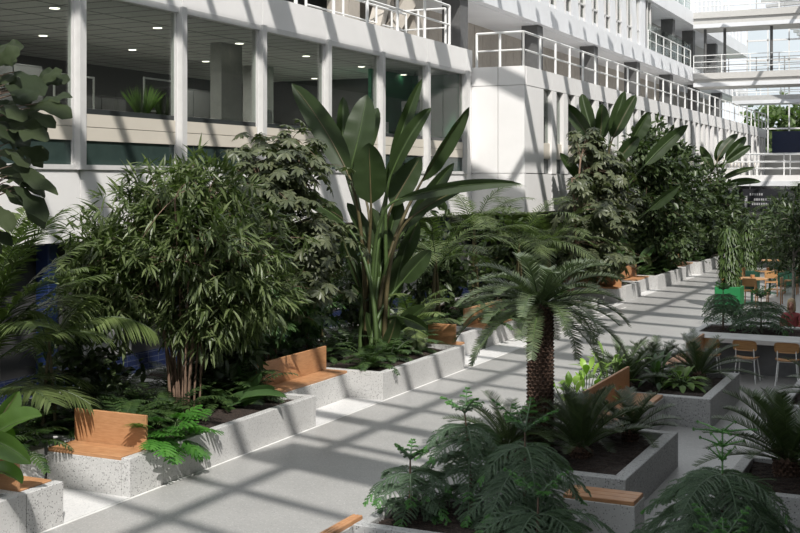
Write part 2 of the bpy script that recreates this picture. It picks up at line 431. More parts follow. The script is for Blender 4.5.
for k, (yc, hh) in enumerate(((8.2,1.5),(10.6,1.1),(12.4,1.9),(15.2,1.2),(18.6,1.7),(21.4,1.2),(25.0,1.6))):
    cb = thing('office_cabinet', 'dark office cabinet against the back wall of the office, %s' % ['leftmost','second from the left','third from the left, the tallest','fourth from the left','fifth from the left','sixth from the left','last before the green room'][k], 'cabinet', (-18, yc, 3.9), 'office cabinets')
    MB().bevbox(-18.3, -17.8, yc-.9, yc+.9, 3.9, 3.9+hh+.6, .01).build('body', M['dark'], cb)
    for q in (-.88, .02): MB().box(-17.8, -17.775, yc+q, yc+q+.86, 3.95, 3.9+hh+.55).build('door', M['colgrey'], cb)
rack(-15.1, 17.4, 'white tube rack standing behind the pot of grass in the office'); rack(-14.2, 18.9, 'white tube rack nearest the glass beside the pale office column'); rack(-14.6, 13.3, 'white tube rack behind the leftmost window')
def monitor(x, y, label, m_='innerlight'):
    d = thing('monitor', label, 'monitor', (x, y, 4.76))
    MB().bevbox(x-.02, x+.03, y-.3, y+.3, 4.92, 5.32, .012).build('screen', M[m_], d)
    MB().box(x-.02, x+.02, y-.04, y+.04, 4.78, 4.93).box(x-.1, x+.1, y-.13, y+.13, 4.76, 4.785).build('stand', M['alu'], d)
monitor(-13.9, 28.2, 'pale back of a monitor on the desk in the green office', 'whitem')
monitor(-13.95, 22.3, 'pale monitor on the desk behind the third full window')
b_ = MB().bevbox(-14.3, -13.8, 30.2, 31.1, 5.7, 6.0, .02).build('pendant_lamp', M['whitem']); tag(b_, 'white box lamp hanging in the green-walled office', 'lamp')
MB().tube([(-14.05,30.6,6.0),(-14.05,30.6,6.86)], .008).build('cord', M['sill'], b_).location = (0,0,0)
def lounge_pot(x, y, z, n, L, label, m_, wd=.02):
    d = thing('potted_grass', label, 'potted plant', (x, y, z))
    MB().lathe([(.09,0),(.13,.16),(.12,.16)], (x,y,z), 16).build('pot', M['innerlight'], d)
    A = RNG.random(n)*2*PI; sp = RNG.random(n)*.55
    D = np.stack([np.cos(A)*sp, np.sin(A)*sp, np.ones(n)], 1)
    P = np.array([x,y,z+.14]) + np.stack([np.cos(A), np.sin(A), 0*A], 1)*.07
    MB().leaves(P, D, np.stack([np.cos(A+1.5), np.sin(A+1.5), 0*A+.1], 1), L*(.6+.4*RNG.random(n)), wd, [.6,1,.8,.1], .25).build('blades', M[m_], d)
lounge_pot(-13.55, 17.45, 4.76, 220, .62, 'pot of bright green grass on the sill of the second window', 'aglao')
lounge_pot(-13.5, 18.05, 4.76, 60, .6, 'darker potted plant right of the grass on the office sill', 'ficus', .05)
# --- far wing
XW = -11.26; WY0 = 32.1; WY1 = 80
w = MB()
for x0, x1 in ((XF, -12.08), (-12.07, XW)):
    for z0, z1 in ((2.8, 3.94), (3.955, 6.5), (6.515, 7.06)): w.box(x0+.004, x1-(.004 if x1 < XW else 0), WY0, WY0+.15, z0, z1)
w.box(XF, XW-.02, WY0+.14, WY0+.2, 2.8, 7.05)
ys = [33.85 + 1.2*k for k in range(38)]
w.box(XW-.15, XW, WY0+.151, ys[0], 3.955, 6.5)
yy = WY0+.151
while yy < WY1: w.box(XW-.15, XW+.01, yy+.006, min(yy+2.4, WY1)-.006, 6.515, 7.06); w.box(XW-.15, XW, yy+.006, min(yy+2.4, WY1)-.006, 2.8, 3.93) if yy > WY0+1 else None; yy += 2.4
w.box(XW-.15, XW, WY0+.151, WY0+2.5, 2.8, 3.93)
for y in ys: w.box(XW-.2, XW+.02, y+.75, y+1.2, 3.94, 6.5)
w.box(XW-2.2, XW-.155, WY0+.2, WY1, 2.8, 3.9)
w.box(XW-6.2, XW-.155, WY0+.2, WY1, 6.7, 7.05)
struct('wall_left_wing', w, M['white'])
struct('wall_wing_inside', MB().box(XW-2.2, XW-2.1, WY0+.2, WY1, 3.9, 6.7), M['inner'])
for k, y in enumerate(ys):
    r = bpy.data.objects.new('window_%d' % (20+k), None); COL.objects.link(r); r.location = (XW, y+.375, 3.94); r['kind'] = 'structure'
    MB().box(XW-.13, XW-.11, y, y+.75, 4.9, 6.5).build('pane', M['glass'], r)
    MB().box(XW-.13, XW-.11, y, y+.75, 3.96, 4.38).build('lower_pane', M['glassg'], r)
    MB().box(XW-.15, XW-.05, y, y+.75, 4.40, 4.88).build('spandrel', M['cream'], r)
    if k % 3 != 1: MB().box(XW-.24, XW-.2, y+.02, y+.73, 6.5-(.5+.9*random.random()), 6.5).build('blind', M['soffit'], r)
# --- ground floor wall under the overhang
XG = -13.4
struct('wall_ground', MB().box(XG-.3, XG, 4, 80, .62, 2.76), M['dark'])
struct('trim_tiles', MB().box(XG-.3, XG+.03, 4, 80, 0, .62), M['tile'])
struct('ceiling_overhang', MB().box(XG, XF-.3, 4, 32.1, 2.70, 2.75).box(XG, XW-.16, 32.3, 80, 2.74, 2.79), M['soffit'])
n_ = 60
for y, wd_ in [(12.2, .55), (13.2, .5), (15.6, 1.3), (19.5, .8), (24.6, 1.4), (28.4, .9), (33, 1.4)]:
    r = struct('window_%d' % n_, MB().box(XG, XG+.04, y, y+wd_, .66, 1.75), M['innerlight']); n_ += 1
    p_ = MB().box(XG, XG+.02, y, y+wd_, 1.75, 2.6).build('pane', M['glassg'], r)
k_ = 1
for y in (6.6, 14.6, 22.6, 30.8, 38.8, 46.8, 54.8):
    struct('trim_column_%d' % k_, MB().bevbox(XG+.02, XG+.30, y-.11, y+.11, 0, 2.72, .03), M['blue']); k_ += 1

# --- terraces and upper storeys
XU = -14.8
struct('floor_terrace', MB().box(-17.2, XF-.3, 4, 32.1, 7.3, 7.52), M['soffit'])
w = MB()
y = 32.3
while y < 95: w.box(-17.4, -17.2, y+.01, y+.88, 7.06, 9.9); y += .9
w.box(-17.6, -17.38, 4, 95, 7.06, 9.9)
struct('wall_terrace', w, M['beige'])
struct('wall_terrace_end', MB().box(-17.2, -15.6, 32.0, 32.25, 7.06, 9.9).box(-15.2, -14.5, 31.6, 32.2, 7.53, 9.9), M['beige'])
struct('window_80', MB().box(-17.25, -17.15, 22.5, 27.2, 7.6, 9.6).box(-17.25,-17.15, 28.3,31, 7.6, 9.6), M['sill'])
for k, y in enumerate((28.6, 36.6, 44.6, 52.6, 60.6, 68.6, 76.6, 84.6)):
    struct('trim_column_%d' % (10+k), MB().box(-15.65, -14.98, y-.34, y+.34, 7.06 if y > 32 else 7.53, 9.9), M['colgrey'] if y > 30 else M['beige'])
br_ = MB().obox((-14.1, 28.0, 7.5), (-15.4, 31.6, 9.8), .35, .45).obox((-15.2, 30.6, 7.5), (-14.2, 31.7, 9.9), .3, .4)
tag(br_.build('diagonal_brace', M['beige']), 'beige diagonal steel braces on the roof terrace above the last office window', 'brace')
w = MB(); y = 14.
while y < 95: w.box(XU-.3, XU, y+.008, min(95, y+3.2)-.008, 9.92, 10.75); y += 3.2
w.box(XU-3, XU-.3, 14, 95, 9.9, 10.7)
struct('trim_slab_lower', w, M['upper'])
w = MB(); y = 14.
while y < 95: w.box(XU-.3, XU, y+.008, min(95, y+3.2)-.008, 13.42, 14.25); y += 3.2
w.box(XU-3, XU-.3, 14, 95, 13.4, 14.2)
struct('trim_slab_upper', w, M['upper'])
# upper storey: white slanted fins between dark windows, y up to 62
w = MB(); wins = []
y = 30.
k = 90
w.box(XU-.35, XU-.25, 14, 62.2, 10.75, 11.0)
while y < 62:
    w.add([(XU-.34,y+.05,10.75),(XU-.18,y+.05,10.75),(XU-.18,y+1.05,10.75),(XU-.34,y+1.05,10.75),(XU-.34,y-.25,13.4),(XU-.18,y-.25,13.4),(XU-.18,y+.65,13.4),(XU-.34,y+.65,13.4)],
          [(0,3,2,1),(4,5,6,7),(0,1,5,4),(1,2,6,5),(2,3,7,6),(3,0,4,7)])
    wins.append((y+.75, y+2.05)); y += 2.1
w.box(XU-2.1, XU-.15, 62.05, 62.2, 10.75, 13.4); w.box(XU-.34, XU-.15, 60.9, 62.2, 10.75, 13.4)
struct('wall_upper', w, M['upper'])
for a, b2 in wins:
    r = bpy.data.objects.new('window_%d' % k, None); COL.objects.link(r); r.location = (XU-.2, (a+b2)/2, 10.75); r['kind'] = 'structure'; k += 1
    MB().box(XU-.3, XU-.28, a, b2, 11.0, 13.4).build('pane', M['glass'], r)
    MB().box(XU-.32, XU-.2, a, a+.07, 10.8, 13.4).box(XU-.32, XU-.2, b2-.07, b2, 10.8, 13.4).box(XU-.32, XU-.2, a+.5, a+.56, 10.8, 13.4).box(XU-.32,XU-.2,a,b2,11.55,11.62).build('frame', M['alu'], r)
    MB().box(XU-.5, XU-.45, a+.1, b2-.4, 12.0+random.random()*.7, 13.38).build('blind', M['beige'], r)
w = MB()
y = 62.2
while y < 95: w.box(XU-2.2, XU-2.0, y+.02, y+1.1, 10.75, 13.4); y += 1.15
w.box(XU-2.5, XU-2.2, 14, 95, 10.75, 13.4)
struct('wall_upper_terrace', w, M['soffit'])
for k, y in enumerate((64.6, 70.6, 76.6, 84.6)):
    struct('trim_column_%d' % (30+k), MB().box(XU-1.2, XU-.5, y-.34, y+.34, 10.75, 13.4), M['colgrey'])
w = MB(); y = 30.
while y < 95:
    w.box(XU-.6, XU-.5, y, y+.9, 14.25, 16.6); y += 1.5
w.box(XU-2.2, XU-2., 14, 95, 14.25, 16.6)
struct('wall_top', w, M['upper'])

# --- railings
def railing(name, label, a, b_, z, n, h=1.0, mids=(.5,), m_='whitem', r=.03, cat='railing', pane=False):
    a = np.array(a, float); b_ = np.array(b_, float)
    o = thing(name, label, cat, (*a, z))
    for i in range(n+1):
        p = a+(b_-a)*i/n
        MB().tube([(*p, z), (*p, z+h)], r*1.15, 6).build('post', M[m_], o)
    MB().tube([(*a, z+h), (*b_, z+h)], r, 6).build('top_rail', M[m_], o)
    for q in mids: MB().tube([(*a, z+h*q), (*b_, z+h*q)], r*.8, 6).build('mid_rail', M[m_], o)
    if pane:
        d = (b_-a)/np.linalg.norm(b_-a)
        MB().obox((*a, z+h*.72), (*b_, z+h*.72), .012, h*1.3).build('glass_panel', M['railglass'], o)
    return o
railing('railing', 'white tube railing on the near roof edge above the office windows', (XF-.08, 15.2), (XF-.08, 30.6), 7.57, 9, 1.12, (.52,), r=.036)
railing('railing', 'short white railing returning to the wall at the end of the near roof', (XF-.2, 30.6), (XF-1.9, 30.6), 7.53, 2, 1.1, (.5,))
railing('railing', 'inner white railing crossing the near roof behind the edge railing', (XF-1.3, 24.6), (XF-1.3, 30.3), 7.53, 3, .95, (.5,))
railing('railing', 'white railing across the end of the long wing terrace facing us', (XF+.12, WY0+.1), (XW-.06, WY0+.1), 7.06, 2, 1.0, (.48,), r=.034)
railing('railing', 'long white railing along the wing terrace with many posts', (XW-.06, WY0+.1), (XW-.06, WY1), 7.06, 32, 1.0, (.48,), r=.034)
railing('railing', 'white balcony railing with glass on the upper storey beyond the fins', (XU-.1, 62.4), (XU-.1, 73.5), 10.75, 6, 1.05, (.5,), pane=True)
railing('railing', 'white balcony railing on the topmost visible storey', (XU-.1, 62.4), (XU-.1, 73.5), 14.25, 6, 1.05, (.5,), pane=True)
# --- footbridges across the atrium
def bridge(y0, y1, z0, z1, x0, x1, label, rl, m_='soffit'):
    o = thing('footbridge', label, 'footbridge', (x0, y0, z0))
    MB().box(x0, x1, y0, y1, z0, z1-.1).box(x0, x1, y0-.12, y1+.12, z1-.38, z1).build('deck', M[m_], o)
    MB().box(x0, x1, y0-.14, y0-.06, z0, z0+.25).build('edge_beam', M['upper'], o)
    n = int((x1-x0)/1.6)
    for yy_ in (y0, y1):
        for i in range(n+1):
            x = x0+(x1-x0)*i/n
            MB().tube([(x, yy_, z1), (x, yy_, z1+1.1)], .035, 5).build('post', M['whitem'], o)
        for q in (.35, .7, 1.1): MB().tube([(x0, yy_, z1+q), (x1, yy_, z1+q)], .028, 5).build('rail', M['whitem'], o)
    return o
bridge(74, 76.5, 9.55, 10.4, XU, 4, 'steel footbridge with white rails crossing high in the atrium, lower of the upper two', 0)
bridge(74, 76.5, 13.2, 14.2, XU, 4, 'topmost steel footbridge crossing the atrium at the top right', 0)
bridge(88, 90, 9.3, 9.9, XU, 4, 'farther footbridge seen just under the lower high bridge', 0, 'steel')
bridge(62, 64.5, 3.45, 4.0, XW, 4, 'white first-floor gallery bridge with railing above the dark sign boards', 0, 'white')
for k, x in enumerate((-14.2,-13.0,-10.2)):
    o = MB().tube([(x, 74.6, 10.4), (x, 74.6, 13.2)], .09, 8).build('hanger_post', M['colgrey']); tag(o, ['dark slim post on the high footbridge nearest the left building','second dark slim post on the high footbridge','third dark slim post on the high footbridge, towards the glass wall'][k], 'post')
# --- glazed end wall
g_ = MB()
for i in range(13):
    x = -15 + i*1.6; g_.box(x-.05, x+.05, 96, 96.15, 0, 17)
for z in (3.4, 5.6, 7.8, 10, 11.6, 13.2, 14.8, 16.9): g_.box(-15, 4.2, 96, 96.15, z-.06, z+.06)
e = struct('window_130', g_, M['alu']); MB().box(-15, 4.2, 96.05, 96.08, 0, 17).build('pane', M['clear'], e)
struct('wall_end_lobby', MB().box(-14, 4.5, 68, 68.3, 0, 3.45), M['dark'])
struct('wall_end_blue', MB().box(-10.9, 4, 80, 84, 5.4, 6.95), M['blue'])
struct('wall_end_gallery', MB().box(-11.2, 4, 79, 79.3, 3.9, 5.4).box(-11.2,-10.2,62.5,70,4.0,4.3), M['soffit'])
struct('trim_lobby_columns', MB().box(-10.75,-10.35,62.6,63,0,3.45).box(-8.15,-7.75,62.6,63,0,3.45), M['upper'])
sg = thing('sign_board', 'dark hanging sign board with pale lines of lettering below the gallery bridge', 'sign', (-9.6, 60.5, 2.2))
MB().box(-9.65, -6.6, 60.4, 60.5, 2.15, 3.3).build('board', M['sign'], sg)
l = MB().box(-9.55, -9.42, 60.385, 60.4, 2.25, 2.95)
for zz, x0, x1 in ((2.98,-9.3,-8.7),(2.72,-9.1,-7.9),(2.5,-9.2,-7.8),(2.5,-7.3,-6.7)):
    x = x0
    while x < x1: l.box(x, x+.05+random.random()*.03, 60.385, 60.4, zz, zz+.11); x += .11
l.build('lettering', M['signmark'], sg)
MB().tube([(-9.3,60.45,3.3),(-9.3,60.45,3.6)], .02).tube([(-7,60.45,3.3),(-7,60.45,3.6)], .02).build('hanger', M['colgrey'], sg)
o = MB().bevbox(-10.6, -9.9, 60.2, 60.6, 0, 3.2, .02).build('totem_sign', M['navy']); tag(o, 'dark navy totem pillar left of the hanging sign board', 'sign')
# --- right-hand building (shades the right half) and the roof grid
XR = 4.0
w = MB().box(XR, XR+.4, -60, 96, 0, 15.5)
struct('wall_right', w, M['wallr'])
struct('unseen_shade_slab', MB().box(-.9, XR, -8, 60, 6.1, 6.5), M['wallr'])  # added slab out of view, blocks sky light over the right side
struct('floor_gallery_low', MB().box(-.8, XR, -8, 3, 1.9, 2.15), M['wallr'])
w = MB()
for z in (8.6, 12.2): w.box(XR-.03, XR+.05, -40, 96, z, z+1.9)
struct('window_140', w, M['glassg'])
SL = MB()
ZR = 15.6
def roofbeam(a, b_, wd, h=.2):
    """steel beam of the glazed roof whose shade crosses ground points a-b"""
    pa = np.array([a[0]-ZR*SUN[0], a[1]-ZR*SUN[1], ZR]); pb = np.array([b_[0]-ZR*SUN[0], b_[1]-ZR*SUN[1], ZR])
    SL.obox(pa, pb, wd, h)
for x in (-16.9, -13.9, -10.9, -7.9): roofbeam((x, -10), (x, 110), .14)
y = -8.
ks = 0
while y < 112:
    yr = y
    wd = (.11 if ks % 6 else .30) if y < 24 else (.30 if ks % 4 else .75)
    roofbeam((-21, yr+3.4), (-5.0, yr-1.1), wd); y += 1.35 if y < 24 else 2.15; ks += 1
# one broad unseen beam, placed to cast the wide shade band on the path
roofbeam((-8.6, 13.9), (-5.0, 12.95), 1.0)
struct('ceiling_roof_beams', SL, M['steel'])

# ================================================================== PLANTERS AND BENCHES
def planter(label, x0, x1, y0, y1, z, wall_t, m_, face_gap=None):
    o = thing('planter', label, 'planter', (x0, y0, 0))
    w = MB()
    w.bevbox(x0, x1, y0, y0+wall_t, 0, z, .008); w.bevbox(x0, x1, y1-wall_t, y1, 0, z, .008)
    w.bevbox(x0, x0+wall_t, y0+wall_t, y1-wall_t, 0, z, .008); w.bevbox(x1-wall_t, x1, y0+wall_t, y1-wall_t, 0, z, .008)
    w.build('wall', M[m_], o)
    n = 26; gx = np.linspace(x0+wall_t, x1-wall_t, n); gy = np.linspace(y0+wall_t, y1-wall_t, n*2)
    X, Y = np.meshgrid(gx, gy, indexing='ij')
    Z = z-.08+.035*np.sin(X*5.1+y0)*np.cos(Y*4.3)+RNG.random(X.shape)*.03
    i = np.arange(n-1)[:, None]; j = np.arange(2*n-1)[None]; k = 2*n
    q = np.stack([i*k+j, (i+1)*k+j, (i+1)*k+j+1, i*k+j+1], -1).reshape(-1, 4)
    MB2 = MB(); MB2.add(np.stack([X, Y, Z], -1).reshape(-1, 3), q); MB2.build('soil', M['soil'], o)
    return o
ZP = .47
XS = -8.8
def bench(label, x0, x1, y0, y1, face, m_='terr', back=True, zs=.47):
    """terrazzo plinth, wooden seat boards, upright wooden back. face = side one sits towards"""
    o = thing('bench', label, 'bench', ((x0+x1)/2, (y0+y1)/2, 0))
    MB().bevbox(x0, x1, y0, y1, 0, zs-.045, .006).build('plinth', M[m_], o)
    s = MB(); g = .012
    if face[0]:
        n = 3; d = (x1-x0-.02)/n
        for i in range(n): s.bevbox(x0+.01+i*d, x0+.01+(i+1)*d-.003, y0+.01, y1-.01, zs-.043, zs, .006)
    else:
        n = 3; d = (y1-y0-.02)/n
        for i in range(n): s.bevbox(x0+.01, x1-.01, y0+.01+i*d, y0+.01+(i+1)*d-.003, zs-.043, zs, .006)
    s.build('seat', M['wood'], o)
    if back:
        t = .045; b_ = MB()
        if face[0] > 0: b_.bevbox(x0-t, x0-.002, y0+.01, y1-.01, zs-.05, zs+.40, .006)
        elif face[0] < 0: b_.bevbox(x1+.002, x1+t, y0+.01, y1-.01, zs-.05, zs+.40, .006)
        elif face[1] < 0: b_.bevbox(x0+.01, x1-.01, y1+.002, y1+t, zs-.05, zs+.40, .006)
        else: b_.bevbox(x0+.01, x1-.01, y0-t, y0-.002, zs-.05, zs+.40, .006)
        b_.build('backrest', M['wood'], o)
    return o
XB = -12.6
planter('white terrazzo planter at the left edge beside the first alcove', XB, XS, 5.2, 9.40, ZP, .12, 'terr')
planter('low terrazzo planter strip at the back of the first alcove left of the wooden bench', XB, -10.08, 9.98, 11.08, ZP, .12, 'terr')
planter('white terrazzo planter under the bamboo-leaved tree behind the first wooden bench', XB, XS, 11.63, 15.55, ZP, .12, 'terr')
planter('terrazzo planter strip behind the shaded second bench', XB, -9.93, 15.56, 17.84, ZP, .12, 'terr')
planter('white terrazzo planter below the giant paddle-leaved plant', XB, XS, 17.85, 21.5, ZP, .12, 'terr')
planter('terrazzo planter block behind the back of the shaded brown bench', XB, -9.47, 22.02, 24.2, ZP, .12, 'terr')
planter('terrazzo planter strip behind the orange bench at the sago palm crown', XB, -9.95, 24.21, 26.6, ZP, .12, 'terr')
planter('white terrazzo planter right of the sago palm crown on the left side', XB, -8.9, 26.61, 31.4, ZP, .12, 'terr')
planter('terrazzo planter strip behind the long fourth alcove', XB, -11.25, 31.41, 35.0, ZP, .12, 'terr')
planter('pale terrazzo planter beyond the fourth alcove with a sunlit face', XB, -9.2, 35.6, 37.6, ZP, .12, 'terr')
planter('terrazzo planter strip at the far small alcove', XB, -9.95, 37.61, 39.9, ZP, .12, 'terr')
planter('far terrazzo planter under the dark oval-leaved tree', XB, -9.2, 39.91, 44.6, ZP, .12, 'terr')
planter('far terrazzo planter strip behind the last orange backrest', XB, -9.98, 44.61, 47.3, ZP, .12, 'terr')
planter('farthest long terrazzo planter with striped shade on its face', XB, -9.2, 47.31, 57.5, ZP, .12, 'terr')
o = bench('orange wooden bench with a tall backrest in the first alcove at the left', -10.06, -8.93, 11.1, 11.58, (0,-1))
MB().bevbox(-8.925, XS, 11.1, 11.625, 0, .46, .006).build('end_block', M['terr'], o)
bench('wooden bench at the lower left edge half hidden by the banana leaves', -10.06, -8.93, 9.46, 9.95, (0,1))
MB().bevbox(-8.925, XS, 9.41, 9.965, 0, .46, .006).build('end_block', M['terr'], [q for q in COL.objects if q.get('label','').startswith('wooden bench at the lower left')][0])
bench('leaf-shadowed orange wooden bench between the two nearest left planters', -9.87, -9.45, 15.58, 17.82, (1,0))
bench('shaded bench with its brown back towards us at the end of the paddle-plant planter', -9.6, -8.98, 21.56, 22.0, (0,1))
bench('orange bench seen through the left fronds of the sago palm', -9.9, -9.47, 24.23, 26.58, (1,0))
bench('orange bench with a low wide backrest behind the right fronds of the sago palm', -11.2, -9.3, 35.05, 35.5, (0,-1))
bench('far orange bench in the small alcove beyond the pale sunlit planter', -9.9, -9.45, 37.7, 39.8, (1,0))
bench('farthest orange bench with upright backrest on the left side', -9.93, -9.45, 44.7, 47.2, (1,0))
# white slabs in the alcoves
for k, (x0, y0, y1) in enumerate(((-10.07, 9.975, 11.1), (-9.45, 15.555, 17.845), (-9.46, 22.03, 26.6), (-11.2, 31.42, 35.04), (-9.45, 37.62, 39.9), (-9.45, 44.62, 47.3))):
    struct('trim_slab_%d' % (k+1), MB().box(x0, XS if k < 3 else XS-.3, y0, y1, -.01, .006), M['slab'])
struct('trim_joint_line', MB().box(XS+.012, XS+.045, 2, 34, -.01, .005), M['line'])
# centre island
ZI = .45
planter('terrazzo planter in the foreground holding the soft-needled young pines', -5.22, -3.3, 9.94, 11.35, ZI, .12, 'terrdark')
planter('terrazzo planter of the tall sago palm', -5.3, -3.28, 12.7, 15.4, ZI, .16, 'terrdark')
planter('narrow planter strip behind the backrest of the island bench', -5.3, -4.62, 15.41, 17.89, ZI, .1, 'terrdark')
planter('terrazzo planter with the light green leafy clump beyond the island bench', -5.3, -3.33, 17.9, 20.55, ZI, .16, 'terrdark')
bench('wooden bench with slanting-looking tall backrest between the two island planters', -4.55, -4.02, 15.43, 17.87, (1,0), 'terrdark')
bench('low wooden seat without back between the young pines and the sago planter', -3.72, -2.95, 11.78, 12.2, (0,-1), 'terr', False)
bench('wooden bench end peeking out at the left of the foreground planter', -5.36, -5.23, 9.1, 10.2, (-1,0), 'terrdark', False)
bench('small wooden bench between the island and the counter planter', -4.75, -4.3, 20.8, 22.3, (-1,0), 'terrdark')
# right row
planter('terrazzo planter at the right edge holding the big arching sago', -2.3, 0.6, 12.75, 14.5, ZI, .13, 'terrdark')
planter('terrazzo planter at the right edge beyond the big arching sago', -2.35, 0.6, 17.9, 20.5, ZI, .13, 'terrdark')
planter('terrazzo planter in the bottom right corner under the arching pine branches', -2.4, 0.2, 9.9, 11.6, ZI, .13, 'terrdark')
# counter planter with chairs
cp = thing('counter_planter', 'long concrete counter planter with wooden chairs pulled up to it', 'planter', (-2, 23.8, 0))
MB().bevbox(-4.75, 0.8, 22.7, 23.5, .66, .75, .01).bevbox(-4.75, -4.6, 23.5, 24.9, .66, .75, .01).bevbox(-4.75, .8, 24.9, 25.05, .66, .75, .01).build('rim', M['concrete'], cp)
MB().box(-4.6, .7, 23.25, 24.95, 0, .66).build('body', M['counterbody'], cp)
MB().box(-4.7, -4.62, 22.78, 23.25, 0, .66).build('end_panel', M['concrete'], cp)
n = 40; gx = np.linspace(-4.6, .75, n); gy = np.linspace(23.5, 24.9, n); X, Y = np.meshgrid(gx, gy, indexing='ij'); Z = .70+RNG.random(X.shape)*.03
i = np.arange(n-1)[:, None]; j = np.arange(n-1)[None]; q = np.stack([i*n+j,(i+1)*n+j,(i+1)*n+j+1,i*n+j+1], -1).reshape(-1,4)
s_ = MB(); s_.add(np.stack([X,Y,Z],-1).reshape(-1,3), q); s_.build('soil', M['soil'], cp)
def chair(label, loc, rz, group):
    o = thing('counter_chair', label, 'chair', (0,0,0), group)
    # seat shell, faces +Y
    def shell(f, nu=9, nv=7, th=.012):
        V = []; 
        for s in (0, 1):
            for i in range(nu):
                for j in range(nv): V.append(f(i/(nu-1)*2-1, j/(nv-1)*2-1, s*th))
        q = []
        for i in range(nu-1):
            for j in range(nv-1):
                a = i*nv+j; b = a+1; c = a+nv+1; d = a+nv
                q.append((a,b,c,d)); m = nu*nv; q.append((m+a, m+d, m+c, m+b))
        rim = [i*nv for i in range(nu)] + [(nu-1)*nv+j for j in range(1,nv)] + [i*nv+nv-1 for i in range(nu-2,-1,-1)] + [j for j in range(nv-2,0,-1)]
        m = nu*nv
        for a, b in zip(rim, rim[1:]+rim[:1]): q.append((a, m+a, m+b, b))
        mb = MB(); mb.add(V, q); return mb
    def sq(u, v, p=.12):   # rounded corners
        r = 1 - p*(abs(u)**4)*(abs(v)**4); return u*r, v*r
    def fs(u, v, h):
        u, v = sq(u, v); return (u*.21, v*.20, .45 + .02*u*u - .025*max(0, v)**2 + h)
    def fb(u, v, h):
        u, v = sq(u, v); return (u*.22, -.20 - .03*v - .035*(1-u*u) + h, .70+v*.10)
    shell(fs).build('seat', M['wood2'], o, True); shell(fb).build('backrest', M['wood2'], o, True)
    for sx in (-1, 1):
        MB().tube([(sx*.16,-.19,.8-.14),(sx*.165,-.18,.5),(sx*.16,-.14,.43),(sx*.2,-.22,.0)], .011, 7).build('leg', M['whitem'], o)
        MB().tube([(sx*.16,-.14,.43),(sx*.16,.13,.43),(sx*.2,.2,.0)], .011, 7).build('leg', M['whitem'], o)
    MB().tube([(-.16,.1,.43),(.16,.1,.43)], .01).tube([(-.16,-.12,.43),(.16,-.12,.43)], .01).build('seat_frame', M['whitem'], o)
    o.location = loc; o.rotation_euler = (0,0,rz)
    return o
c0 = chair('leftmost wooden counter chair, half hidden by the dark sago leaves', (-4.2, 22.45, 0), .03, 'chairs along the counter planter')
dup(c0, (-3.5, 22.4, 0), -.06, 'middle wooden counter chair with white legs clear of the plants')
dup(c0, (-2.78, 22.4, 0), .05, 'wooden counter chair at the right edge of the photo')
# cafe tables
def cafe_table(label, x, y):
    o = thing('cafe_table', label, 'table', (x, y, 0), 'round cafe tables')
    MB().lathe([(.46,.72),(.485,.73),(.485,.75),(.47,.755)], (x,y,0), 36).build('table_top', M['wood2'], o)
    MB().tube([(x,y,.03),(x,y,.72)], .035, 10).build('column', M['dkgreenbox'], o)
    MB().lathe([(.26,0),(.25,.02),(.05,.04)], (x,y,0), 24).build('base', M['dkgreenbox'], o)
    return o
cafe_table('round wooden cafe table nearest the green planter box', -5.62, 36.9)
cafe_table('round wooden cafe table behind the nearest one', -5.55, 40.2)
cafe_table('farther round wooden cafe table, mostly hidden by foliage', -6.1, 45.5)
def pot_small(x, y, z, label):
    o = MB().lathe([(.05,0),(.07,.1),(.06,.1)], (x,y,z), 12).build('table_pot', M['wood']); tag(o, label, 'pot', 'small pots on cafe tables')
pot_small(-5.6, 36.9, .755, 'small orange pot on the nearest cafe table'); pot_small(-5.6, 40.2, .755, 'small orange pot on the second cafe table')
def cafe_chair(label, loc, rz):
    o = thing('cafe_chair', label, 'chair', (0,0,0), 'wooden chairs around the cafe tables')
    MB().bevbox(-.2,.2,-.2,.2,.43,.46,.01).build('seat', M['wood2'], o)
    MB().bevbox(-.2,.2,-.235,-.2,.58,.82,.01).build('backrest', M['wood2'], o)
    for sx in (-1,1):
        MB().tube([(sx*.17,-.2,.82),(sx*.19,-.21,0)], .018, 6).build('leg', M['wood'], o)
        MB().tube([(sx*.17,.17,.43),(sx*.19,.2,0)], .018, 6).build('leg', M['wood'], o)
    o.location = loc; o.rotation_euler = (0,0,rz); return o
k0 = cafe_chair('wooden cafe chair left of the nearest cafe table', (-6.25, 36.9, 0), -PI/2)
for lab, x, y, r in (('wooden cafe chair in front of the nearest cafe table', -5.55, 36.15, 0.), ('wooden cafe chair right of the nearest cafe table', -4.95, 36.8, PI/2), ('wooden cafe chair left of the second cafe table', -6.2, 40.3, -PI/2), ('wooden cafe chair in front of the second cafe table', -5.4, 39.45, .1), ('wooden cafe chair right of the second cafe table', -4.9, 40.3, PI/2)):
    dup(k0, (x, y, 0), r, lab)

# ================================================================== PLANTS
def rnd(n, a, b): return a + (b-a)*RNG.random(n)
def unit(v): v = np.asarray(v, float); return v/(np.linalg.norm(v)+1e-9)
def bez(a, b, c, n=10):
    t = np.linspace(0,1,n)[:,None]; a,b,c = map(lambda q: np.asarray(q,float),(a,b,c))
    return (1-t)**2*a + 2*t*(1-t)*b + t*t*c

